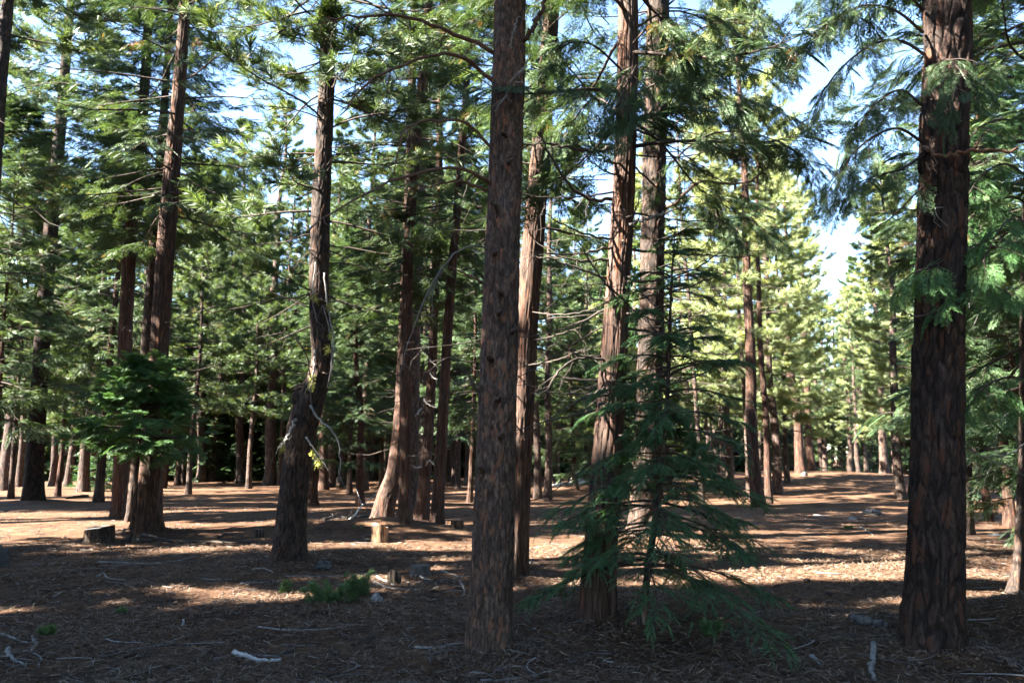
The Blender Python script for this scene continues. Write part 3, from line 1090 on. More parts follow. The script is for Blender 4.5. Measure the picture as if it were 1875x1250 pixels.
for pts in ([(1210, 120, 0), (1270, 60, -.4), (1340, 40, -.6), (1420, 70, -.8), (1440, 110, -.8)], [(1210, 240, 0), (1290, 200, -.4), (1380, 190, -.6), (1450, 215, -.7)],
            [(1205, 320, 0), (1290, 250, -.4), (1380, 245, -.6), (1470, 285, -.7), (1500, 340, -.7)], [(1205, 440, 0), (1270, 420, -.4), (1350, 395, -.6), (1400, 420, -.7)],
            [(1210, 20, 0), (1280, -30, -.4), (1350, -20, -.6), (1410, 40, -.8)], [(1200, 400, 0), (1250, 380, -.6), (1310, 395, -.9), (1340, 430, -1.)]):
    P = np.array([at(x, y, bD[1] + d) for x, y, d in pts])
    bough_part(tD, bD, P, 'cedar', '_near', LC, .026, 19, .9, 5, .33, rgD, -.3, .3)

# -- cedar half hidden behind the centre pine
tB, bB, fB, PB = hero('incense_cedar', 'slim fibrous cedar trunk half hidden behind the central pine', 'tree',
                      [(941, 1062, 52), (948, 900, 47), (957, 700, 44), (966, 560, 42), (980, 400, 36), (992, 250, 32), (1002, 120, 29), (1010, 0, 27)],
                      'cedar', 'bark_cedar', 27, top=19, segs=80, dz=.045, flare=.12,
                      crown=dict(h0=4.8, h1=18.5, nb=90, Lmax=1.9, m=9, per=5, size=.29, low=.7))
rgB = np.random.default_rng(35)
whips(tB, bB, fB, rgB, 2.0, 6.0, 34, 1.5, .013, M['stick_dark'], None, 3, e=(-.4, .05))

# -- crooked tree
tG, bG, fG, PG = hero('crooked_tree', 'crooked dark tree with an elbow bend and lichen covered dead twigs', 'tree',
                      [(528, 1037, 58), (532, 960, 54), (540, 880, 51), (548, 815, 52), (556, 772, 53), (569, 730, 50), (582, 694, 41), (590, 660, 38), (587, 605, 35), (584, 540, 34), (586, 430, 34), (590, 330, 31), (597, 180, 28), (603, 0, 26)],
                      'other', 'bark_dark', 41, top=17, segs=80, dz=.035, flare=.32, lobes=.14, roots=5,
                      crown=dict(kind='pine', lod='_near', h0=6.8, h1=16.5, nb=100, Lmax=2.6, m=8, per=3, size=1.05, more=[dict(kind='pine', lod='_near', h0=5.0, h1=8.5, nb=16, Lmax=2.6, m=8, per=3, size=1.15)], sn=(2.6, 8, 46, 1.5, 0, .014)))
rgG = np.random.default_rng(36)
g = Geo()
th, zz = np.meshgrid(np.linspace(0, 2 * PI, 17)[:-1], np.linspace(0, 1, 9))
kp = np.array([at(560, 755, bG[1] - .02), at(553, 725, bG[1] - .02), at(551, 702, bG[1] - .02)])
kc = smooth_path(kp, 9)
kr = np.array([.10, .14, .155, .15, .14, .125, .105, .075, .02])
rr = kr[:, None] * (1 + .22 * (vnoise(th * 6 / 2 / PI, zz * 5, 3, 6) - .5))
V = kc[:, None] + rr[..., None] * np.stack([np.cos(th), np.sin(th), 0 * th], -1)
i, j = np.meshgrid(np.arange(8), np.arange(16), indexing='ij')
j2 = (j + 1) % 16
g.add(V - bG, np.stack([i * 16 + j, i * 16 + j2, (i + 1) * 16 + j2, (i + 1) * 16 + j], -1).reshape(-1, 4), 0, True)
link('broken_knob', g.mesh('broken_knob', [M['bark_plain']]), tG)
for pts, r in (([(594, 500, -.2), (598, 545, -.3), (606, 590, -.36), (612, 640, -.4), (606, 690, -.4)], .016), ([(577, 640, -.25), (575, 670, -.33), (571, 700, -.36), (568, 738, -.35)], .018),
               ([(568, 742, -.3), (580, 762, -.4), (600, 782, -.5), (618, 805, -.55), (624, 845, -.55), (620, 880, -.55)], .019), ([(542, 768, -.3), (534, 785, -.36), (524, 802, -.4), (514, 822, -.4)], .026),
               ([(592, 560, -.22), (604, 610, -.3), (608, 655, -.36), (600, 710, -.36)], .011), ([(560, 800, -.3), (575, 820, -.4), (590, 842, -.45), (602, 865, -.45)], .015),
               ([(578, 480, -.2), (572, 540, -.3), (580, 590, -.34)], .01), ([(572, 720, -.1), (560, 650, -.3), (530, 612, -.4), (480, 618, -.5), (440, 628, -.6)], .014)):
    px_branch(tG, bG, pts, bG[1], r, .005, M['dead_grey'] if r != .014 else M['stick_dark'], name='dead_twig', twigs=3, rg=rgG, tw_len=.25, droop=-.4)
for x, y in ((571, 705), (572, 690), (606, 612), (603, 560), (516, 818), (584, 845), (574, 828), (600, 640), (577, 545)):
    g = Geo()
    c0 = at(x, y, bG[1] - .34)
    n = 130
    d = nrm(rgG.normal(0, 1, (n, 3)))
    p = c0 + d * .045 * rgG.random((n, 1)) + rgG.normal(0, 1, (n, 3)) * np.array([.010, .010, .028])
    q = nrm(rgG.normal(0, 1, (n, 3))) * .005
    V = np.stack([p - q, p + q, p + d * .035 + np.array([0, 0, -.02])], 1)
    g.add(V - bG, np.arange(n * 3).reshape(-1, 3), 0)
    link('lichen', g.mesh('lichen', [M['lichen']]), tG)

# -- left cedar and its neighbours
tH, bH, fH, PH = hero('incense_cedar', 'tall straight red brown cedar on the left, wide fluted base, leaning slightly right', 'tree',
                      [(268, 978, 56.8), (272, 920, 48.2), (279, 820, 37.8), (288, 690, 32.7), (297, 550, 31), (306, 420, 30.1), (316, 300, 27.5), (327, 170, 22.4), (338, 20, 17.2), (341, -40, 15.5)],
                      'cedar', 'bark_cedar', 51, top=19, segs=72, dz=.05, flare=.22, lobes=.16, roots=6,
                      crown=dict(h0=6.2, h1=18.5, nb=110, Lmax=2.9, m=9, per=6, size=.33, low=.8, e_low=-.25, start=.42, thin=.15))
rgH = np.random.default_rng(37)
whips(tH, bH, fH, rgH, 3.0, 8.0, 16, 1.6, .014, M['stick_dark'], None, 3)
hero('incense_cedar', 'dark slim trunk close behind the tall left cedar, hidden by its leafy young tree', 'tree',
     [(218, 942, 25.8), (222, 840, 25.8), (226, 700, 24.1), (234, 520, 22.4), (246, 350, 19.8), (262, 200, 17.2), (272, 40, 14.6)], 'cedar', 'bark_cedar', 52, Y=20.5, top=20, segs=40, dz=.09, fine=13,
     crown=dict(h0=6.5, h1=19, nb=125, Lmax=2.8, m=8, per=6, size=.33, sn=(2, 9, 50, 1.5, 0, .014)))
hero('incense_cedar', 'twin stem with flaking sunlit base beside the tall left cedar', 'tree',
     [(240, 950, 18.9), (252, 840, 20.6), (265, 690, 20.6), (276, 540, 18.9), (287, 400, 17.2), (297, 250, 14.6)], 'cedar', 'bark_dark', 53, Y=19.5, top=17, segs=40, dz=.09, fine=12,
     crown=dict(h0=7.0, h1=16, nb=95, Lmax=2.2, m=8, per=6, size=.33))
tJ, bJ, fJ, PJ = hero('pine_tree', 'straight rusty brown pine at the far left, flecked with sun, reddish lower trunk', 'tree',
                      [(60, 920, 37.8), (63, 860, 31.8), (70, 740, 27.5), (79, 600, 25.8), (88, 480, 24.1), (99, 360, 22.4), (110, 240, 18.9), (123, 80, 15.5)],
                      'other', 'bark_ponderosa', 54, top=26, segs=48, dz=.08, fine=18, flare=.15,
                      crown=dict(kind='pine', h0=9.5, h1=25, nb=120, Lmax=3.9, m=10, per=3, size=1.4, more=[dict(kind='pine', h0=4.3, h1=9.5, nb=22, Lmax=2.9, m=9, per=3, size=1.4, e_top=0., e_low=-.15)], sn=(3, 12, 40, 1.8, 0, .02)))
hero('pine_tree', 'dark trunk cut by the upper left corner of the view', 'tree',
     [(-62, 1000, 37.8), (-40, 700, 34.4), (-8, 250, 24.1), (12, 30, 18.9), (18, -60, 17.2)], 'other', 'bark_dark', 55, Y=13.5, top=20, segs=40, dz=.08,
     crown=dict(kind='pine', h0=7.8, h1=19, nb=50, Lmax=2.0, m=8, per=3, size=1.2, start=.5, sn=(3, 9, 40, 1.6, 0, .014)))

# -- clump of cedars left of the centre pine
hero('incense_cedar', 'leaning cedar with a swollen sunlit base at the left of the cedar clump', 'tree',
     [(696, 946, 39.6), (708, 910, 36.1), (722, 868, 31), (731, 800, 25.8), (737, 700, 22.4), (742, 560, 19.8), (748, 400, 18.1), (752, 250, 15.5)], 'cedar', 'bark_far_red' if False else 'bark_cedar', 61, Y=18.6, top=17, segs=56, dz=.05, flare=.25,
     crown=dict(h0=4.2, h1=16, nb=86, Lmax=2.0, m=8, per=6, size=.33, start=.45, thin=.15, sn=(1.5, 6, 30, 1.2, 0, .012)))
hero('incense_cedar', 'straight red cedar trunk in the clump, in front of the leaning base', 'tree',
     [(741, 966, 27.5), (741, 900, 21.5), (742, 780, 19.8), (744, 620, 18.9), (748, 450, 18.1), (760, 300, 16.3), (772, 150, 14.6), (785, 0, 12.9)], 'cedar', 'bark_cedar', 62, top=20, segs=56, dz=.06, flare=.22,
     crown=dict(h0=5.4, h1=19, nb=90, Lmax=2.1, m=8, per=6, size=.33, start=.45, thin=.15, sn=(1.5, 7, 40, 1.3, 0, .012)))
tL, bL, fL, PL = hero('incense_cedar', 'double based cedar with white dead twigs in the clump', 'tree',
                      [(770, 952, 31), (776, 900, 23.2), (785, 780, 18.1), (792, 650, 16.3), (798, 500, 14.6), (803, 380, 12.9), (806, 200, 10.3)], 'cedar', 'bark_cedar', 63, top=15, segs=56, dz=.06, flare=.2,
                      crown=dict(h0=5.0, h1=14.5, nb=50, Lmax=1.8, m=8, per=6, size=.33, start=.45, thin=.15, sn=(1.5, 6, 30, 1.2, 0, .012)))
rgL = np.random.default_rng(39)
for pts in ([(786, 655, 0), (790, 662, -.3), (798, 668, -.4)], [(784, 676, 0), (792, 690, -.3), (802, 694, -.5)], [(776, 730, 0), (783, 740, -.3), (800, 746, -.4)], [(772, 748, 0), (768, 752, -.4), (760, 762, -.6)],
            [(778, 860, 0), (786, 842, -.4), (800, 858, -.6), (815, 870, -.8)], [(776, 850, 0), (765, 856, -.3), (752, 850, -.5)]):
    px_branch(tL, bL, pts, bL[1], .02, .006, M['dead_pale'], name='dead_twig', twigs=2, rg=rgL, tw_len=.3)
hero('incense_cedar', 'slim red brown cedar trunk rightmost in the clump, leaning slightly right', 'tree',
     [(800, 964, 25.8), (804, 890, 21.5), (811, 760, 18.9), (819, 620, 17.2), (829, 480, 15.5), (840, 350, 13.8), (850, 220, 12), (858, 100, 10.3)], 'cedar', 'bark_cedar', 64, top=18, segs=56, dz=.06, flare=.16,
     crown=dict(h0=5.2, h1=17.5, nb=84, Lmax=2.0, m=8, per=6, size=.33, start=.45, thin=.15, sn=(1.5, 7, 40, 1.3, 0, .012)))
hero('pine_tree', 'grey trunk rising into the sky above the cedar clump', 'tree',
     [(752, 900, 25.8), (758, 640, 23.2), (766, 400, 21.5), (775, 220, 19.8), (786, 0, 17.2)], 'other', 'bark_pine', 65, Y=24, top=22, segs=40, dz=.1, fine=17,
     crown=dict(kind='pine', h0=13, h1=21, nb=26, Lmax=1.8, m=9, per=3, size=1.25))

# ================================================================== young trees
def sapling(name, label, px, Y, h, r, Lmax, nb, seed, kind='fir', h0=.25, m=11, per=4, size=.2, lod='', lean=0., leaf=None, more=None, **kw):
    b = on_ground(px, Y)
    rg = np.random.default_rng(seed)
    t = thing(name, label, 'young tree', b, 'young trees growing in the glade')
    g = Geo()
    n = 30
    z = np.linspace(-.08, h, n)
    c = np.stack([.03 * np.sin(z * 1.7 + seed), .03 * np.sin(z * 1.3 + seed * 2), z], -1)
    c[:, :2] -= c[2, :2]
    c[:, 0] += lean * np.maximum(z, 0)
    tubes(g, c, r * (1 - np.clip(z / h, 0, 1)) ** .8 * (1 + .4 * np.exp(-np.maximum(z, 0) / .1)) + .003, 12, 0)
    link('trunk', g.mesh(name + '_trunk', [M['bark_far']]), t)
    g = Geo()
    crown_geo(g, rg, trunk_line(c), h0, h * .99, nb, Lmax, kind, lod, m=m, per=per, size=size, **kw)
    if more:
        crown_geo(g, rg, trunk_line(c), kind=kind, lod=lod, **more)
    link('crown', g.mesh(name + '_crown', [M['twig'], M[leaf or kind]]), t)
    return t


sapling('young_fir', 'slender young fir with drooping dark green boughs in front of the lit cedar', 1174, 7.35, 3.75, .034, 1.12, 70, 74,
        h0=.55, m=15, per=7, size=.125, thin=.16, low=.95, e_low=.05, e_top=.45, sag=-.42, up=.06, tip=0, start=.36, rb=.011, lean=.115, taper_top=.75,
        more=dict(h0=.5, h1=2.0, nb=34, Lmax=1.15, m=15, per=7, size=.125, low=1., e_low=.05, e_top=.15, sag=-.4, up=.06, tip=0, start=.42, rb=.010, thin=.12))
sapling('young_cedar', 'bushy bright green young cedar growing against the tall left cedar', 243, 15.2, 3.4, .05, 1.2, 52, 72, kind='cedar', leaf='cedar_fresh',
        h0=1.65, m=9, per=5, size=.29, low=.9, lod='_near', e_low=.0, sag=-.2, thin=.25)
sapling('young_fir', 'small dark young fir at the foot of the slope beside the leftmost pine', 182, 38, 2.6, .04, 1.2, 50, 73, h0=.2, m=8, per=5, size=.29, low=1.)
sapling('young_fir', 'small bright young fir at the far side of the mound', 1528, 62, 5.2, .06, 1.9, 60, 74, kind='cedar', h0=.3, m=8, per=3, size=.55, low=1.)
sapling('young_fir', 'bright green young fir between the far trunks right of the mound', 1600, 60, 4.5, .06, 1.8, 60, 75, kind='cedar', h0=.3, m=8, per=3, size=.55, low=1.)
sapling('young_fir', 'light green low young fir left of the pair of dark mound pines', 1447, 52, 2.6, .05, 1.6, 50, 76, kind='cedar', h0=.2, m=8, per=3, size=.5, low=1.)

# ---- cedars at the right edge
tR, bR, fR, PR = hero('incense_cedar', 'cedar at the right frame edge whose dark lacy boughs hang across the thick trunk', 'tree',
                      [(1893, 1078, 62), (1894, 900, 52), (1896, 600, 46), (1900, 300, 42), (1903, 0, 38)], 'cedar', 'bark_dark', 81, Y=9.3, top=18, segs=56, dz=.05,
                      crown=dict(h0=2.2, h1=17.5, nb=125, Lmax=2.0, m=10, per=5, size=.33, lod='_near', low=.85))
rgR = np.random.default_rng(82)
for pts in ([(1890, 380, -.2), (1850, 360, -.9), (1790, 390, -1.6), (1730, 440, -2.2), (1690, 480, -2.4)], [(1890, 470, -.2), (1845, 440, -1.2), (1780, 450, -2.2), (1720, 480, -2.7), (1670, 500, -2.9)],
            [(1890, 330, -.2), (1840, 300, -.8), (1790, 330, -1.4), (1760, 390, -1.8)], [(1890, 560, -.2), (1850, 540, -1.2), (1800, 520, -2.2), (1740, 540, -2.8)],
            [(1890, 260, -.2), (1850, 220, -1), (1800, 230, -1.8), (1770, 260, -2.2)], [(1890, 420, -.3), (1860, 400, -1.6), (1830, 420, -2.4), (1800, 480, -2.9)],
            [(1890, 160, -.2), (1840, 130, -.8), (1790, 150, -1.4)], [(1890, 700, -.2), (1850, 690, -.8), (1800, 710, -1.4), (1770, 750, -1.6)]):
    P = np.array([at(x, y, 9.3 + d) for x, y, d in pts])
    bough_part(tR, bR, P, 'cedar', '_near', M['cedar_fresh'], .015, 11, .42, 4, .25, rgR, -.45, .35)
for pts in ([(1890, 880, -.2), (1840, 852, -.5), (1790, 830, -.8), (1740, 780, -1.2), (1725, 762, -1.4)], [(1890, 800, -.2), (1850, 830, -.5), (1800, 835, -.8), (1765, 820, -.9)],
            [(1890, 740, -.1), (1840, 760, -.4), (1828, 790, -.6), (1820, 830, -.7)], [(1890, 520, -.2), (1850, 560, -.5), (1800, 565, -.9), (1762, 545, -1.2)]):
    px_branch(tR, bR, pts, 9.3, .009, .003, DG, name='dead_twig', twigs=5, rg=rgR, tw_len=.35)
hero('incense_cedar', 'dark trunk directly behind the thickest right hand trunk', 'tree',
     [(1768, 966, 26), (1766, 800, 22), (1764, 600, 20), (1764, 300, 18), (1765, 100, 16)], 'cedar', 'bark_dark', 84, Y=17.3, top=17, segs=40, dz=.08, fine=12,
     crown=dict(h0=3.2, h1=16.5, nb=120, Lmax=2.0, m=9, per=6, size=.33))
tree('cedar_b', 1850, 19.5, 20, 15, 'dark cedar low in the thicket right of the thick trunk', 'tree', 'incense_cedar')
tree('bushy_a', 1812, 21, 14, 9, 'dense dark young cedar filling the gap right of the thick trunk', 'tree', 'incense_cedar')
tree('bushy_b', 1885, 14.5, 14, 6.5, 'low dark cedar bush at the right frame edge', 'tree', 'incense_cedar')
tree('bushy_a', 1775, 30, 12, 10, 'shaded leafy cedar farther back beside the thick trunk', 'tree', 'incense_cedar')

# ================================================================== trees farther off: (column, depth m, trunk px, height m, kind, label)
for key, px, Y, w, h, lab in [
    # left, on the slope
    ('pine_b', 8, 40, 26, 18, 'dark pine trunk at the far left foot of the slope'),
    ('pine_a', 34, 44, 12, 21, 'thin dark pine left of the rusty left pine, on the slope'),
    ('pine_c', 124, 44, 14, 15, 'thin dark pine standing on the slope right of the rusty left pine'),
    ('pine_b', 152, 37, 21, 17, 'mid sized dark pine left of the flaking twin stems'),
    ('pine_a', 192, 52, 14, 20, 'pine half lost behind the bushy young cedar, on the slope'),
    ('cedar_a', 325, 48, 11, 15, 'thin dark trunk just right of the tall left cedar base'),
    ('pine_a', 368, 50, 18, 21, 'left one of a close pair of grey pines by the slope'),
    ('pine_b', 389, 51, 17, 21, 'right one of a close pair of grey pines, its left edge sunlit'),
    ('pine_c', 411, 56, 11, 18, 'thin dark pine right of the close grey pair'),
    ('pine_c', 440, 60, 11, 16, 'slim dark pine left of the pale grey pine'),
    ('pine_b', 464, 62, 15, 18, 'dark pine just left of the pale grey pine'),
    ('pine_a', 493, 47, 23, 24, 'pale grey straight pine between the left cedar and the crooked tree'),
    ('cedar_b', 569, 27, 25, 9, 'dark cedar trunk showing behind the crooked tree base'),
    ('cedar_a', 592, 41, 19, 14, 'red brown trunk just right of the crooked tree'),
    # centre distance
    ('pine_a', 626, 62, 12, 17, 'distant trunk first to the right of the red brown one'),
    ('pine_b', 647, 58, 13, 17, 'distant pine with a sunlit left side, left of the leaning cedar'),
    ('pine_c', 662, 68, 10, 16, 'dark distant trunk between two sunlit ones'),
    ('pine_a', 678, 57, 12, 18, 'distant sunlit tan trunk nearest to the leaning cedar'),
    ('pine_c', 693, 72, 8, 15, 'very thin distant trunk behind the leaning cedar'),
    ('pine_b', 822, 47, 10, 16, 'thin distant trunk right of the cedar clump'),
    ('pine_a', 838, 40, 11, 18, 'distant brown trunk halfway between clump and central pine'),
    ('pine_c', 855, 44, 11, 15, 'pale distant trunk close to the left side of the central pine'),
    ('cedar_a', 958, 35, 17, 18, 'red brown trunk peeping out right of the central pine'),
    ('pine_a', 985, 33, 15, 20, 'left one of two sunlit leaning trunks right of the central pine'),
    ('pine_b', 1003, 32, 15, 19, 'right one of two sunlit trunks right of the central pine'),
    ('pine_c', 1058, 46, 11, 16, 'distant dark trunk above the fallen logs'),
    ('pine_a', 1076, 50, 11, 18, 'distant trunk hidden in part by the lit red cedar'),
    ('pine_b', 1232, 52, 12, 17, 'distant trunk right of the dark rough pine, behind fir boughs'),
    ('pine_a', 1258, 48, 14, 18, 'distant brown trunk behind the right boughs of the young fir'),
    ('pine_c', 1279, 60, 9, 15, 'thin distant trunk behind the tip of the young fir'),
    ('pine_d', 1301, 56, 11, 13, 'distant grey trunk left of the pale sunlit one'),
    ('pine_c', 1318, 66, 9, 15, 'faint thin trunk close to the pale sunlit one'),
    ('pine_d', 1338, 36, 15, 17, 'pale sunlit trunk left of the red based trunk'),
    ('pine_e', 1389, 27, 25, 20, 'red based trunk beside the sun flecked path, first of a close group'),
    ('pine_e', 1408, 28.5, 14, 16, 'blackened trunk touching the red based one'),
    ('pine_d', 1424, 33, 19, 15, 'brown flared trunk just right of the blackened one'),
    ('pine_c', 1441, 64, 7, 15, 'thin sunlit trunk left of the mound pines'),
    ('pine_c', 1455, 68, 7, 16, 'second thin pale trunk left of the mound pines'),
    ('pine_e', 1466, 43, 19, 17, 'dark thicker pine on top of the mound'),
    ('pine_e', 1487, 45, 14, 18, 'dark slimmer pine on top of the mound, leaning right'),
    ('pine_c', 1476, 58, 7, 15, 'thin trunk seen between the two mound pines'),
    ('pine_d', 1512, 58, 10, 13, 'bright sunlit slim pine beyond the mound'),
    ('pine_d', 1547, 63, 8, 11, 'thin brown trunk first of the row beyond the mound'),
    ('pine_a', 1558, 57, 13, 12, 'brown trunk in the row beyond the mound, thickest there'),
    ('pine_d', 1573, 55, 9, 13, 'pale sunlit trunk in the row beyond the mound'),
    ('pine_c', 1588, 57, 9, 16, 'dark slim trunk ending the row beyond the mound'),
    ('pine_b', 1620, 46, 16, 17, 'dark straight pine at the right end of the mound'),
    ('pine_d', 1650, 30, 19, 13, 'leafy tree close to the left side of the thick trunk'),
]:
    nm = 'pine_tree' if key.startswith('pine') else 'incense_cedar'
    tree(key, px, Y, w, h, lab, 'tree', nm, lean=(RG.normal(0, .012), RG.normal(0, .012)))

# the thick of thin trunks deep in the wood
rt = np.random.default_rng(64)
for n, x0, x1, y0, y1, gp, lab in [(20, 30, 520, 44, 60, 'slim trunks on the shaded slope', 'slim dark trunk among the many on the shaded slope'),
                                   (20, 590, 870, 44, 62, 'slim trunks behind the cedar clump', 'slim trunk in the dark wood behind the cedar clump'),
                                   (8, 960, 1120, 52, 72, 'slim trunks behind the lit red cedar', 'slim trunk in the wood beyond the fallen logs'),
                                   (14, 1215, 1460, 50, 74, 'slim trunks behind the young fir', 'slim pale trunk in the wood behind the young fir'),
                                   (9, 1500, 1660, 60, 78, 'slim trunks beyond the mound', 'slim pale trunk far beyond the mound')]:
    for k in range(n):
        px = x0 + (x1 - x0) * (k + rt.uniform(.1, .9)) / n
        tree(['pine_a', 'pine_b', 'pine_a'][k % 3], px, rt.uniform(y0, y1), rt.uniform(7, 13), rt.uniform(11, 15) + (6 if x1 < 900 else 0), lab, 'tree', 'pine_tree', gp, lean=(rt.normal(0, .012), rt.normal(0, .012)))

# leafy cedars and young pines filling the middle distance
for key, px, Y, h, lab in [
    ('bushy_a', -20, 24, 11, 'leafy dark cedar at the left frame edge'),
    ('bushy_e', 20, 31, 13, 'dense green young pine behind the leftmost trunks'),
    ('bushy_a', 105, 33, 11, 'leafy cedar filling the gap right of the rusty left pine'),
    ('bushy_e', 160, 46, 13, 'young pine with brown tinged needles on the slope'),
    ('cedar_b', 180, 29, 15, 'tall leafy cedar behind the dark slim trunks'),
    ('bushy_b', 300, 46, 9, 'low leafy cedar on the slope behind the left cedar'),
    ('bushy_e', 345, 36, 14, 'sunlit young pine right of the tall left cedar'),
    ('bushy_a', 425, 57, 13, 'shaded leafy cedar in front of the slope'),
    ('bushy_e', 455, 42, 14, 'feathery young pine left of the pale grey pine'),
    ('bushy_a', 530, 50, 12, 'leafy cedar seen left of the crooked tree'),
    ('bushy_a', 640, 38, 11, 'leafy cedar with sunlit tips right of the crooked tree'),
    ('cedar_b', 660, 27, 8.5, 'broad leafy cedar glowing between the crooked tree and the clump'),
    ('bushy_b', 700, 42, 9, 'low cedar behind the leaning cedar'),
    ('pine_f', 605, 44, 21, 'tall dark green pine rising behind the crooked tree'),
    ('pine_f', 716, 50, 23, 'tall dark pine whose crown fills the gap above the leaning cedar'),
    ('pine_f', 835, 45, 22, 'tall dark pine rising behind the slim trunk of the clump'),
    ('pine_f', 545, 52, 22, 'tall dark pine left of the crooked tree, its crown against the sky'),
    ('pine_f', 665, 40, 23, 'tallest dense pine seen above the leaning cedar, left of its crown'),
    ('pine_f', 295, 42, 22, 'tall dense pine filling the gap right of the tall left cedar'),
    ('pine_f', 440, 49, 23, 'tall dense pine just left of the pale grey straight pine'),
    ('pine_f', 775, 38, 21, 'tall dense pine behind the two slim trunks of the clump'),
    ('bushy_a', 780, 46, 12, 'sunlit leafy cedar behind the clump'),
    ('bushy_a', 860, 30, 11, 'leafy cedar left of the central pine'),
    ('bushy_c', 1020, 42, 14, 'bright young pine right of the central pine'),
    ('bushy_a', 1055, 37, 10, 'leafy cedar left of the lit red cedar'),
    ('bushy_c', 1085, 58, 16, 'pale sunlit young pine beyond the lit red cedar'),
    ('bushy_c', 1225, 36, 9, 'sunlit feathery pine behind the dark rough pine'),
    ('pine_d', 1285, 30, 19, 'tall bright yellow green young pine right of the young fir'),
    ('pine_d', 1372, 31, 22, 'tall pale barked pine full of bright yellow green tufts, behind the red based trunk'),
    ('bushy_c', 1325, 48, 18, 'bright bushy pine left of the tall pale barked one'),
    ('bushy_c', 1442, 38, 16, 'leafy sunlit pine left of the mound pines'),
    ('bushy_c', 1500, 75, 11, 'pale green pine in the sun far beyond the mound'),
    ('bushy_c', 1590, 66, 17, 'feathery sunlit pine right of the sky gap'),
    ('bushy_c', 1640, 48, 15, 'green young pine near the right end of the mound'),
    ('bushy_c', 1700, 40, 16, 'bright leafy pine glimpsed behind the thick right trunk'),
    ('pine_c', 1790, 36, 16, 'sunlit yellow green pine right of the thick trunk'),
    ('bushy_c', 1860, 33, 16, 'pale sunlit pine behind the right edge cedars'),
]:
    nm = 'pine_tree' if key == 'pine_f' else 'young_pine' if key[-1] in 'ce' else 'incense_cedar'
    tree(key, px, Y, 17 if key in ('cedar_b', 'pine_f') else 10, h, lab, 'tree', nm, lean=(RG.normal(0, .02), RG.normal(0, .02)), lift=1.7 if px < 900 and (Y >= 30 or px < 0) and key != 'pine_f' else 0)

# ================================================================== the wood all round (far off, and out of the frame to the left)
def lod_tree(seed, h, r, kind, h0, Lmax, nb, **kw):
    rg = np.random.default_rng(seed)
    g = Geo()
    fn = simple_trunk(g, h, r, seed, 8, 10)
    crown_geo(g, rg, fn, h0, h * .98, nb, Lmax, kind, '_far', wood=False, **kw)
    V = np.concatenate(g.v)
    return V, [(f, 0 if k == 0 else (1 if kind == 'pine' else 2)) for k, (f, _, _) in enumerate(g.f)]


TPL['pine_far'] = [tpl_pine(6, .42, .075, 21 + i) for i in range(4)]
TPL['cedar_far'] = [tpl_frond(3, .24, 0, 51 + i) for i in range(4)]
FARL = [lod_tree(211, 22, .24, 'pine', 4, 2.6, 60, m=6, per=3, size=1.5, e_top=.7), lod_tree(212, 18, .22, 'pine', 2.5, 2.5, 60, m=6, per=3, size=1.5, e_top=.7),
        lod_tree(213, 17, .26, 'cedar', 2, 2.4, 64, m=6, per=3, size=.9), lod_tree(214, 9, .13, 'cedar', .4, 2.2, 60, m=6, per=3, size=.9, low=1.)]
TPL['pine_far'] = [tpl_pine(10, .36, .06, 21 + i) for i in range(4)]
TPL['cedar_far'] = [tpl_frond(4, .22, 0, 51 + i) for i in range(4)]
SIDEL = [lod_tree(201, 24, .30, 'pine', 7, 3.0, 90, m=8, per=3, size=1.3, e_top=.7), lod_tree(202, 20, .26, 'pine', 4, 2.8, 90, m=8, per=3, size=1.3, e_top=.7),
         lod_tree(203, 19, .30, 'cedar', 3, 2.5, 100, m=8, per=3, size=.8), lod_tree(204, 12, .2, 'cedar', .8, 2.2, 85, m=8, per=3, size=.8)]


def forest(name, label, spots, LODS):
    g = Geo()
    for x, y, k, s, a in spots:
        V, fl = LODS[k]
        c, q = math.cos(a), math.sin(a)
        P = V * s
        P = np.stack([P[:, 0] * c - P[:, 1] * q + x, P[:, 0] * q + P[:, 1] * c + y, P[:, 2] + float(ground(x, y))], -1)
        n0 = g.n
        g.v.append(P.astype(np.float32))
        g.attr.append(np.zeros(len(P), np.float32))
        for f, mi in fl:
            g.f.append(((f + n0).astype(np.int32), mi, False))
        g.n += len(P)
    o = link(name, g.mesh(name, [M['bark_far'], M['pine'], M['cedar']]))
    return tag(o, label, 'forest', None, 'stuff')


rw = np.random.default_rng(77)
sp = []
for k in range(520):
    y = 58 + 80 * rw.random() ** 1.4
    q = rw.uniform(-.78, .78)
    if q > .16:
        y = max(y, 74 + rw.uniform(0, 8))
    if abs(q - .405) < .021:                      # the open lane of sky on the right
        continue
    kk = int(rw.choice([0, 1, 2, 3, 3]))
    sp.append((q * y, y, kk, rw.uniform(.7, 1.1) * (.72 if q < .1 and kk < 3 else 1), rw.uniform(0, 6.28)))
for k in range(130):
    q = rw.uniform(-.74, .14)
    y = rw.uniform(51, 60)
    sp.append((q * y, y, 3, rw.uniform(.5, .85), rw.uniform(0, 6.28)))
forest('woodland', 'far off wood closing the view behind the trees', sp, FARL)

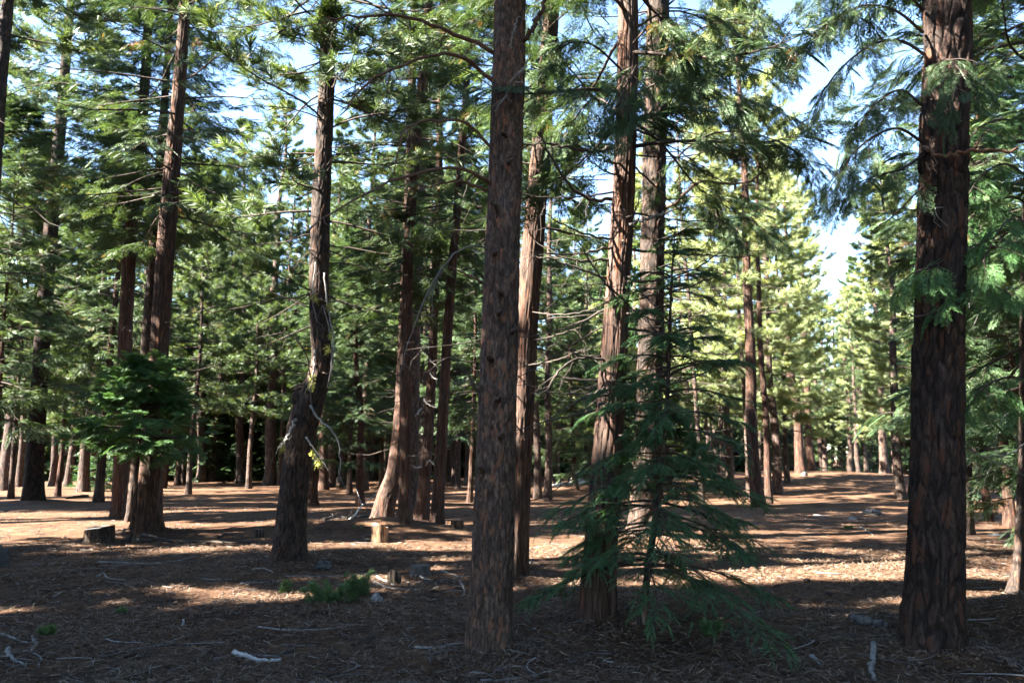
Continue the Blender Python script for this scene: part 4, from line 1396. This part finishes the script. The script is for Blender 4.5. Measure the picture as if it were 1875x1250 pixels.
# unseen trees left of the frame, placed to shade the glade in bands: (x, y, kind, scale)
sp = []
sp = [(x, y, k, q, x * 3.1) for x, y, k, q in [(-21.3, 24.5, 2, 0.58), (-25.0, -11.1, 2, 0.85), (-10.2, 2.9, 2, 0.77), (-20.7, 1.8, 0, 0.85), (-26.5, 14.3, 3, 0.63), (-20.0, 6.0, 3, 0.90), (-10.1, 5.2, 0, 0.59), (-22.4, 18.9, 3, 0.51), (-17.2, 17.7, 0, 1.15), (-37.8, -7.7, 3, 1.00), (-26.4, 5.6, 1, 1.09), (-14.8, 3.8, 1, 0.88), (-37.1, -10.2, 0, 0.84), (-34.7, -5.0, 0, 0.74), (-12.8, 1.5, 0, 0.69), (-34.0, 11.6, 1, 0.40), (-13.5, 13.3, 0, 0.66), (-23.2, -14.0, 0, 1.06), (-36.6, 11.9, 1, 0.56), (-37.9, -14.4, 3, 0.57), (-8.6, 5.0, 3, 0.72), (-18.5, 7.0, 3, 1.15), (-14.7, 7.1, 0, 0.73), (-12.4, -3.8, 2, 0.87), (-24.7, 8.7, 2, 0.75), (-28.1, 21.9, 3, 0.91), (-12.5, -2.0, 0, 1.13), (-6.0, 0.5, 1, 1.15), (-18.4, 18.6, 0, 1.05), (-30.3, -15.7, 0, 0.40), (-22.1, 6.2, 1, 0.69), (-22.2, -1.7, 3, 1.06), (-34.8, 22.4, 2, 1.09), (-18.7, -7.7, 0, 0.84), (-16.4, 2.4, 3, 0.78), (-36.4, 20.7, 3, 0.88), (-7.1, -13.1, 1, 0.58), (-36.3, 16.3, 3, 1.09), (-32.3, 6.6, 1, 0.56), (-14.4, -11.9, 2, 1.09), (-16.7, -5.9, 0, 0.53), (-29.9, -12.2, 2, 1.10), (-16.3, -4.1, 1, 0.87), (-4.2, -7.4, 2, 0.74)]]
sp += [(-30, 20.5, 0, .9, 1), (-40, 22, 1, 1., 2), (-34, 27, 1, .8, 3), (-26, 24, 3, .9, 4)]
# (these keep the deep left in shade)
# and the rest of the wood behind and to the right of the viewer
for k in range(46):
    y = rw.uniform(-30, 26)
    x = rw.uniform(4, 34) + max(0, y) * .72
    if y < -3:
        x = rw.uniform(-2, 30)
    sp.append((x, y, int(rw.integers(0, 4)), rw.uniform(.8, 1.1), rw.uniform(0, 6.28)))
forest('forest', 'unseen wood beside the glade, placed to cast the long shadows', sp, SIDEL)

# ================================================================== stumps, stones, logs
def stump(name, label, px, py, wpx, hpx, seed, side, top, cat='stump', jag=.12, tilt=0., flare=.25, hollow=0.):
    b = hit(px, py)
    fwd = b[1]
    r, h = wpx / 2 * fwd / F, hpx * fwd / F
    t = thing(name, label, cat, b, 'old stumps in the glade')
    k, n = 36, 12
    A, Z = np.meshgrid(np.arange(k) / k * 2 * PI, np.linspace(0, 1, n))
    rad = r * (1 + flare * np.exp(-Z * 4) + .10 * (vnoise(A * 9 / 2 / PI, Z * .8, seed, 9) - .5) * 2 + .05 * (vnoise(A * 22 / 2 / PI, Z * 1.5, seed + 3, 22) - .5) * 2)
    hh = h * (1 + jag * (vnoise(A * 5 / 2 / PI, A * 0, seed + 1, 5) - .5) * 2 + jag * .5 * (vnoise(A * 14 / 2 / PI, A * 0, seed + 2, 14) - .5)) + tilt * r * np.cos(A)
    V = np.stack([rad * np.cos(A), rad * np.sin(A), -.06 + (hh + .06) * Z], -1)
    i, j = np.meshgrid(np.arange(n - 1), np.arange(k), indexing='ij')
    j2 = (j + 1) % k
    g = Geo()
    g.add(V, np.stack([i * k + j, i * k + j2, (i + 1) * k + j2, (i + 1) * k + j], -1).reshape(-1, 4), 0, True)
    link('bark', g.mesh(name + '_bark', [M[side]]), t)
    g = Geo()
    rings = [V[-1] * np.array([.995, .995, 1])]
    for f in (.75, .5, .25):
        q = V[-1] * np.array([f, f, 1])
        q[:, 2] = V[-1][:, 2] * f + np.mean(V[-1][:, 2]) * (1 - f) - hollow * h * (1 - f) + .01 * (vnoise(A[0] * 9 / 2 / PI, A[0] * 0 + f * 9, seed, 9) - .5)
        rings.append(q)
    T = np.array(rings + [np.tile(np.array([[0, 0, np.mean(V[-1][:, 2]) - hollow * h]]), (k, 1))])
    i, j = np.meshgrid(np.arange(len(T) - 1), np.arange(k), indexing='ij')
    j2 = (j + 1) % k
    g.add(T, np.stack([i * k + j, i * k + j2, (i + 1) * k + j2, (i + 1) * k + j], -1).reshape(-1, 4), 0, True)
    link('cut_top', g.mesh(name + '_top', [M[top]]), t)
    return t


M['stump_bark'] = bark_mat('stump_bark', (.02, .016, .014), (.055, .044, .036), (.075, .06, .047), (.09, .08, .07), .15, attr=False)
M['stump_pale'] = bark_mat('stump_pale', (.07, .05, .035), (.19, .14, .095), (.24, .17, .11), (.28, .22, .16), .12, attr=False)
stump('tree_stump', 'wide dark cut stump by the tall left cedar', 180, 993, 50, 27, 1, 'stump_bark', 'stump_grey', tilt=.1)
stump('tree_stump', 'pale freshly lit stump with bright top before the cedar clump', 695, 992, 29, 31, 2, 'stump_pale', 'cut_wood', tilt=-.12, flare=.1, jag=.14, hollow=.06)
stump('tree_stump', 'small black stump between the clump and the central pine', 838, 971, 23, 18, 3, 'stump_bark', 'stump_grey', jag=.05)
stump('tree_stump', 'low grey flat topped stump left of the central pine', 769, 1053, 36, 18, 4, 'stump_grey', 'stump_grey', jag=.06)
stump('tree_stump', 'broken brown rotten stump beside the low grey one', 722, 1068, 24, 22, 5, 'stump_bark', 'stump_bark', jag=.5, tilt=-.3, hollow=.4)
stump('tree_stump', 'dark low stump left of the crooked tree', 475, 983, 16, 13, 6, 'stump_bark', 'stump_grey', jag=.2)


def stone(name, label, px, py, wpx, hpx, seed, mat, cat='stone', flat=1.):
    b = hit(px, py)
    r, h = wpx / 2 * b[1] / F, hpx * b[1] / F
    k, n = 22, 12
    A, B = np.meshgrid(np.arange(k) / k * 2 * PI, np.linspace(-.35, PI / 2, n))
    d = np.stack([np.cos(A) * np.cos(B), np.sin(A) * np.cos(B), np.sin(B)], -1)
    w = 1 + .5 * (vnoise(d[..., 0] * 1.8 + 5 + seed, d[..., 1] * 1.8 + d[..., 2] * 2.1, seed) - .5) + .25 * (vnoise(d[..., 0] * 5 + seed, d[..., 1] * 5 + d[..., 2] * 4, seed + 1) - .5)
    V = d * w[..., None] * np.array([r, r * flat, h])
    i, j = np.meshgrid(np.arange(n - 1), np.arange(k), indexing='ij')
    j2 = (j + 1) % k
    g = Geo()
    g.add(V, np.stack([i * k + j, i * k + j2, (i + 1) * k + j2, (i + 1) * k + j], -1).reshape(-1, 4), 0, False)
    return tag(link(name, g.mesh(name, [M[mat]]), None, b), label, cat, 'stones on the forest floor')


stone('stone', 'dark rounded stone right of the crooked tree base', 592, 1042, 34, 16, 1, 'rock_dark')
stone('stone', 'pale stone lying below the green seedlings', 690, 1100, 22, 12, 2, 'rock')
stone('stone', 'grey stone half buried at the left frame edge', -2, 1038, 34, 34, 3, 'rock_dark')
stone('stone', 'small grey stone on the glade left of the thick trunk', 1598, 941, 34, 8, 4, 'rock_dark')
stone('stone', 'white stone lying in the middle of the right glade', 1560, 952, 16, 7, 5, 'rock')
stone('stone', 'dark stone at the foot of the mound pines', 1473, 871, 12, 8, 6, 'rock_dark')
stone('stone', 'small grey stone on the ground behind the crooked tree', 640, 893, 14, 7, 7, 'rock_dark')
stone('stone', 'dark stone at the right frame edge near the shrubs', 1853, 985, 22, 9, 8, 'rock_dark')
stone('stone', 'flat grey stone by the trunk at the right edge', 1825, 981, 26, 6, 9, 'rock_dark')


def stick(name, label, pts, wpx, mat, seed, cat='stick', taper=.35, k=8, twigs=0, lift=.5, arch=0.):
    P = np.array([hit(x, y) for x, y in pts])
    b = P[0].copy()
    r = wpx / 2 * b[1] / F
    n = 18
    Q = smooth_path(P, n)
    rg = np.random.default_rng(seed)
    Q[:, 2] = gz(Q[:, 0], Q[:, 1]) + r * lift + arch * np.sin(np.linspace(0, PI, n))
    Q += rg.normal(0, r * .22, Q.shape)
    g = Geo()
    R = r * np.linspace(1, taper, n) * rg.uniform(.88, 1.12, n)
    tubes(g, Q - b, R, k, 0)
    if twigs:
        i = rg.integers(3, n - 2, twigs)
        T = nrm(Q[i + 1] - Q[i - 1])
        D = nrm(T * .7 + nrm(rg.normal(0, 1, (twigs, 3)) * np.array([1, 1, .35])) * .9)
        D[:, 2] = np.abs(D[:, 2]) * .5
        l = np.linalg.norm(P[-1] - P[0]) * rg.uniform(.15, .35, twigs)
        q = np.linspace(0, 1, 5)
        B = Q[i][:, None] + D[:, None] * (l[:, None] * q)[..., None] + np.array([0, 0, -.05]) * (q ** 2)[None, :, None]
        tubes(g, B - b, np.linspace(r * .5, r * .15, 5)[None] * np.ones((twigs, 1)), 5, 0)
    return tag(link(name, g.mesh(name, [M[mat]]), None, b), label, cat, 'fallen dead wood on the forest floor')


SD_ = 'stick_dark'
for lab, pts, w, mat, tw in [
    ('short pale barkless log at the lower left of the central pine', [(430, 1199), (455, 1207), (485, 1214), (512, 1212)], 10, 'dead_pale', 0),
    ('thin grey branch touching the pale short log', [(455, 1205), (480, 1201), (505, 1204), (517, 1207)], 4, 'dead_grey', 0),
    ('long pale straight stick above the short pale log', [(472, 1149), (520, 1154), (570, 1155), (610, 1151), (650, 1145)], 4, 'dead_grey', 0),
    ('thin curved grey stick right of the pale log', [(240, 1192), (290, 1182), (320, 1172), (352, 1160)], 4, 'dead_grey', 0),
    ('long dark thin stick lying level left of the pale log', [(300, 1180), (360, 1179), (420, 1177), (470, 1173)], 3, SD_, 1),
    ('curved pale stick at the bottom below the central pine', [(880, 1247), (930, 1245), (975, 1240), (1022, 1231)], 5, 'dead_grey', 0),
    ('short straight stick above the curved bottom one', [(860, 1233), (878, 1235), (897, 1237)], 6, 'dead_grey', 0),
    ('grey stick lying left of the central pine base', [(755, 1187), (785, 1189), (823, 1191)], 6, 'dead_grey', 0),
    ('birch pale limb with dark rings left of the thick trunk base', [(1602, 1196), (1597, 1215), (1595, 1232), (1602, 1247)], 11, 'dead_grey', 0),
    ('small pale chip of wood on the needles at lower right', [(1486, 1206), (1494, 1212), (1502, 1218)], 9, 'dead_grey', 0),
    ('thick curved grey branch in the lower left corner', [(14, 1190), (14, 1203), (26, 1213), (45, 1220)], 8, 'dead_grey', 2),
    ('twisted thin grey branch beside the corner branch', [(58, 1165), (66, 1180), (56, 1195), (74, 1206), (70, 1222)], 5, 'dead_grey', 2),
    ('grey branch reaching left out of the corner', [(2, 1162), (25, 1170), (45, 1176), (68, 1180)], 6, 'dead_grey', 2),
    ('forked grey twig below the wide dark stump', [(178, 1055), (190, 1050), (196, 1058), (215, 1062), (230, 1063)], 4, 'dead_grey', 1),
    ('long thin grey branch below the tall left cedar', [(180, 1029), (230, 1032), (280, 1033), (320, 1028), (360, 1018)], 4, 'dead_grey', 2),
    ('long grey stick left of the crooked tree base', [(440, 1069), (480, 1068), (520, 1064)], 4, 'dead_grey', 0),
    ('short bent pale stick at the foot of the crooked tree', [(463, 1046), (480, 1046), (490, 1049), (499, 1053)], 4, 'dead_pale', 0),
    ('long stick running right from the crooked tree', [(520, 1058), (580, 1056), (640, 1054), (690, 1048)], 4, 'dead_grey', 1),
    ('dark long stick behind the dark rounded stone', [(620, 1042), (660, 1038), (700, 1034), (730, 1026)], 4, SD_, 2),
    ('grey stick in front of the broken stump', [(686, 1066), (700, 1073), (720, 1078), (750, 1080), (775, 1078)], 5, 'dead_grey', 0),
    ('second grey stick crossing before the broken stump', [(690, 1056), (705, 1064), (722, 1072)], 5, 'dead_grey', 0),
    ('grey stick leaning beside the low grey stump', [(768, 1056), (780, 1062), (798, 1068)], 5, 'dead_grey', 0),
    ('forked pale twig near the left side of the central pine', [(842, 1069), (850, 1078), (850, 1085), (845, 1092)], 4, 'dead_grey', 2),
    ('dark stick reaching the left side of the central pine', [(785, 1101), (820, 1095), (860, 1089)], 4, SD_, 1),
    ('small grey twigs between low stump and central pine', [(808, 1045), (822, 1050), (840, 1056), (848, 1060)], 4, 'dead_grey', 2),
    ('pale curved stick right of the central pine', [(950, 1040), (962, 1037), (970, 1032), (973, 1022)], 4, 'dead_pale', 0),
    ('long dark stick on the shaded needles at left', [(215, 1103), (280, 1100), (330, 1098), (365, 1094)], 4, SD_, 2),
    ('thin stick near the sun patch left of the crooked tree', [(370, 1062), (400, 1063), (424, 1061)], 4, 'dead_grey', 0),
    ('dark branch right of the long shaded stick', [(368, 1130), (410, 1126), (450, 1120), (500, 1122), (540, 1117)], 4, SD_, 3),
    ('pale twig leaning on the left needles', [(97, 1093), (106, 1088), (120, 1083), (148, 1080)], 4, 'dead_grey', 1),
    ('upright pale chip in the shaded left needles', [(333, 1146), (336, 1139), (334, 1134)], 6, 'dead_pale', 0),
    ('dark twig standing in the sun band left of the thick trunk', [(1548, 1169), (1556, 1165), (1566, 1163)], 5, SD_, 1),
    ('thin grey stick right of the white glade stone', [(1575, 966), (1585, 971), (1598, 979)], 3, 'dead_grey', 0),
    ('thin pale stick across the middle of the right glade', [(1490, 943), (1505, 944), (1523, 945)], 3, 'dead_grey', 0),
    ('curved stick on the mound of needles below the fir', [(1373, 1131), (1382, 1124), (1395, 1119), (1404, 1117)], 4, 'dead_grey', 1),
    ('dark stick in the shade below the fir tips', [(1335, 1178), (1348, 1180), (1366, 1181)], 5, SD_, 0),
]:
    stick('fallen_stick', lab, pts, w, mat, len(lab), taper=.55 if w > 6 else .4, twigs=tw, k=10 if w > 6 else 6)

stick('fallen_log', 'rotten dark log half sunk beside the thick trunk', [(1562, 1137), (1580, 1143), (1604, 1146), (1622, 1149)], 20, 'stump_grey', 3, 'log', .6, 14, 0, .35)
stick('fallen_log', 'pale fallen log with broken end right of the central pine', [(1008, 893), (1030, 889), (1050, 888), (1075, 885)], 9, 'dead_pale', 4, 'log', .8, 10, 3)
stick('fallen_log', 'long grey fallen log behind the lit red cedar', [(1046, 880), (1075, 884), (1105, 886), (1140, 880)], 8, 'dead_grey', 5, 'log', .7, 10, 3)
stick('fallen_log', 'dark flat log on the sunlit needles by the rusty left pine', [(122, 913), (140, 911), (160, 909)], 6, SD_, 6, 'log', .8, 8, 0)
stick('fallen_branch', 'heap like dead branch with twigs before the leaning cedar', [(592, 952), (620, 948), (650, 949), (684, 944)], 7, SD_, 7, 'branch', .5, 8, 9)
stick('fallen_branch', 'pale dead branch with upright twigs left of the leaning cedar', [(640, 953), (655, 944), (664, 932), (663, 925)], 4, 'dead_pale', 8, 'branch', .5, 6, 3, 1., .12)
stick('fallen_branch', 'grey branch pile at the foot of the tall left cedar', [(225, 993), (245, 988), (262, 994), (285, 990)], 8, SD_, 9, 'branch', .5, 8, 8)
stick('fallen_branch', 'long dark branch right of the tall left cedar base', [(262, 984), (310, 990), (350, 994), (420, 995), (470, 993)], 6, SD_, 10, 'branch', .5, 8, 9)
stick('fallen_branch', 'spiky dead branch on the sun patch left of the crooked tree', [(400, 985), (412, 979), (425, 981), (450, 983)], 5, SD_, 12, 'branch', .5, 8, 8)

# ---- green seedlings
def seedling(label, px, py, hpx, wpx, seed, n):
    b = hit(px, py)
    h, w = hpx * b[1] / F, wpx * b[1] / F
    rg = np.random.default_rng(seed)
    t = thing('seedling', label, 'plant', b, 'green seedlings on the forest floor')
    g = Geo()
    s = np.linspace(0, 1, 6)
    a = rg.uniform(0, 2 * PI, n)
    o = rg.uniform(0, .5, n) * w
    hh = h * rg.uniform(.45, 1.05, n)
    P = np.stack([np.cos(a)[:, None] * (o[:, None] + .28 * w * s ** 1.5), np.sin(a)[:, None] * .7 * (o[:, None] + .28 * w * s ** 1.5), hh[:, None] * s - .02], -1)
    tubes(g, P, np.linspace(.005, .0015, 6)[None] * np.ones((n, 1)), 4, 0)
    link('stem', g.mesh('stem', [M['twig']]), t)
    g = Geo()
    f = rg.uniform(.12, 1, (n, 16))
    fi = f * 5
    i0 = np.minimum(fi.astype(int), 4)
    ii = np.arange(n)[:, None]
    X = P[ii, i0] * (1 - (fi - i0)[..., None]) + P[ii, i0 + 1] * (fi - i0)[..., None]
    D = nrm(rg.normal(0, 1, X.shape) * np.array([1, 1, .4]) + np.array([0, 0, .5]))
    scatter(g, TPL['pine'], X, D, np.array([0, 0, 1.]) + rg.normal(0, .4, X.shape), .28 + .12 * rg.random(f.shape), 0, rg)
    link('leaves', g.mesh('leaves', [M['bright_sprout']]), t)


seedling('feathery green seedling clump between the crooked tree and the stumps', 605, 1102, 36, 66, 1, 15)
seedling('tallest light green seedling beside the pale stone', 650, 1090, 44, 36, 2, 9)
seedling('tiny green seedling left of the seedling clump', 520, 1085, 26, 12, 3, 3)
seedling('tiny green sprout on the shaded needles at lower left', 83, 1162, 14, 16, 4, 4)
seedling('tiny green sprout on the needles near the bottom left', 225, 1122, 10, 12, 5, 3)
seedling('small sprig of green below the young fir', 1305, 1165, 26, 26, 6, 5)
seedling('faint green tuft on the sunlit ground by the pale stump', 660, 972, 14, 20, 7, 5)
seedling('small green sprout in the middle of the right glade', 1553, 968, 9, 12, 8, 4)

# ---- pine cones lying about, mostly on the right
g = Geo()
th, zz = np.meshgrid(np.arange(12) / 12 * 2 * PI, np.linspace(0, 1, 12))
r = .026 * np.sin(np.clip(zz * .93 + .07, 0, 1) * PI) ** .7 * (1 + .28 * np.where((np.round(zz * 11) % 2) == 0, 1, -1) * np.cos(th * 4 + np.round(zz * 11) * .8) * .7)
V = np.stack([(zz - .5) * .085, r * np.cos(th), r * np.sin(th) + .022], -1)
i, j = np.meshgrid(np.arange(11), np.arange(12), indexing='ij')
j2 = (j + 1) % 12
g.add(V, np.stack([i * 12 + j, i * 12 + j2, (i + 1) * 12 + j2, (i + 1) * 12 + j], -1).reshape(-1, 4), 0)
cone = g.mesh('pine_cone', [M['twig']])
rc = np.random.default_rng(91)
spots = [(1385, 1062), (1447, 1054), (1500, 1055), (1428, 1080), (1468, 1088), (1570, 1063), (1517, 1090), (1594, 1100), (1455, 1098), (1425, 1072), (1540, 1099), (1350, 1096), (1480, 1118), (1386, 1098), (1410, 1097), (1318, 1145), (1273, 1155)]
spots += [(rc.uniform(980, 1640), rc.uniform(1060, 1225)) for _ in range(34)] + [(rc.uniform(60, 840), rc.uniform(1080, 1235)) for _ in range(22)]
for k, (x, y) in enumerate(spots):
    p = hit(x, y)
    o = link('pine_cone', cone, None, (p[0], p[1], float(gz(p[0], p[1]))))
    o.rotation_euler = (rc.uniform(0, 6), rc.uniform(-.25, .25), rc.uniform(0, 6.28))
    s = rc.uniform(.65, 1.25)
    o.scale = (s, s, s)
    tag(o, 'small dark pine cone lying on the needle covered ground', 'pine cone', 'pine cones on the forest floor')

# ---- needle, twig and flake litter
def in_view(n, y0, y1, pw, rg, mar=1.06):
    y = y0 + (y1 - y0) * rg.random(n) ** pw
    x = rg.uniform(-1, 1, n) * y * .66 * mar
    return x, y


def litter_mat(name, stops, rough=.9):
    m, nt, out = newmat(name)
    gq = nd(nt, 'ShaderNodeNewGeometry')
    finish(nt, out, ramp(nt, gq.outputs['Random Per Island'], stops), rough, None, .2)
    return m


M['needle_litter'] = litter_mat('needle_litter', [(0, (.035, .024, .018)), (.35, (.08, .049, .032)), (.65, (.125, .08, .052)), (.9, (.18, .13, .09)), (1, (.25, .205, .16))])
M['twig_litter'] = litter_mat('twig_litter', [(0, (.03, .024, .02)), (.4, (.065, .055, .05)), (.8, (.14, .13, .125)), (1, (.24, .225, .215))])
M['flake_litter'] = litter_mat('flake_litter', [(0, (.025, .02, .018)), (.6, (.07, .05, .04)), (1, (.15, .10, .07))])

rl = np.random.default_rng(95)
g = Geo()
n = 190000
x, y = in_view(n, 4.0, 15, 1.7, rl)
clump = fbm(x * 1.1, y * 1.1, 60, 3)
ok = rl.random(n) < sstep(.22, .55, clump) * .8 + .2
x, y = x[ok], y[ok]
n = len(x)
a = rl.uniform(0, 2 * PI, n) * .5 + fbm(x * .8, y * .8, 66, 2) * 8
L = rl.uniform(.05, .13, n)
w = .0009 + .00020 * y
d = np.stack([np.cos(a), np.sin(a)], -1)
z0 = gz(x, y) + .022 * (vnoise(x * 11, y * 11, 25) - .5) * np.exp(-np.maximum(y - 6, 0) / 14) + rl.uniform(.003, .02, n)
tl = rl.normal(0, .13, n) * L
P0 = np.stack([x - d[:, 0] * L / 2, y - d[:, 1] * L / 2, z0 - tl], -1)
P1 = np.stack([x + d[:, 0] * L / 2, y + d[:, 1] * L / 2, z0 + tl], -1)
q = np.stack([-d[:, 1], d[:, 0], rl.normal(0, .4, n)], -1) * w[:, None]
PM = (P0 + P1) / 2 + np.array([0, 0, 1]) * (rl.uniform(0, .1, n) * L)[:, None] + q * rl.normal(0, 2.5, (n, 1))
V = np.stack([P0 - q, P0 + q, PM + q, PM - q, P1], 1)
base = np.arange(n)[:, None] * 5
g.add(V, np.concatenate([base + np.array([[0, 1, 2]]), base + np.array([[0, 2, 3]]), base + np.array([[3, 2, 4]])]), 0)
tag(link('needle_litter', g.mesh('needle_litter', [M['needle_litter']])), 'brown fallen pine needles strewn over the ground', 'needles', None, 'stuff')

g = Geo()
n = 3600
x, y = in_view(n, 4.0, 24, 1.8, rl)
cl = fbm(x * .5 + 9, y * .5, 70, 3)
ok = rl.random(n) < sstep(.30, .58, cl) * np.where(x > 1.5, .45, 1) + .12
x, y = x[ok], y[ok]
n = len(x)
a = rl.uniform(0, 2 * PI, n)
L = rl.uniform(.08, .55, n) ** 1.3
s = np.linspace(-.5, .5, 5)[None]
bd = rl.normal(0, .18, (n, 1)) * L[:, None]
px_ = x[:, None] + np.cos(a)[:, None] * L[:, None] * s - np.sin(a)[:, None] * bd * (s * 2) ** 2
py_ = y[:, None] + np.sin(a)[:, None] * L[:, None] * s + np.cos(a)[:, None] * bd * (s * 2) ** 2
pz_ = gz(px_, py_) + rl.uniform(.004, .03, (n, 1))
tubes(g, np.stack([px_, py_, pz_], -1), (.0016 + .0045 * rl.random((n, 1)) ** 3 + .00018 * y[:, None]) * np.linspace(1, .5, 5)[None], 4, 0)
tag(link('twig_litter', g.mesh('twig_litter', [M['twig_litter']])), 'grey dead twigs scattered thickly over the ground', 'twigs', None, 'stuff')

g = Geo()
n = 9000
x, y = in_view(n, 4.0, 26, 1.7, rl)
for mp, mh, mr in MOUNDS[:6]:
    q = 600
    a = rl.uniform(0, 2 * PI, q)
    rad = mr * (.25 + .95 * rl.random(q) ** .8)
    x = np.concatenate([x, mp[0] + np.cos(a) * rad])
    y = np.concatenate([y, mp[1] + np.sin(a) * rad])
n = len(x)
z = gz(x, y) + .008
k = 5
aa = np.arange(k) / k * 2 * PI
r = (.004 + .015 * rl.random(n) ** 3 + .0004 * y)[:, None] * rl.uniform(.5, 1.3, (n, k))
st = rl.uniform(0, 6.28, n)[:, None]
V = np.stack([x[:, None] + r * np.cos(aa + st) * 1.3, y[:, None] + r * np.sin(aa + st), z[:, None] + rl.normal(0, .35, (n, k)) * r + .004], -1)
top = np.stack([x, y, z + .012 + rl.random(n) * .012], -1)[:, None]
V = np.concatenate([V, top], 1)
base = np.arange(n)[:, None] * 6
g.add(V, np.concatenate([base + np.array([[q, (q + 1) % k, 5]]) for q in range(k)]), 0)
tag(link('bark_litter', g.mesh('bark_litter', [M['flake_litter']])), 'dark bark flakes and crumbs on the forest floor', 'bark flakes', None, 'stuff')
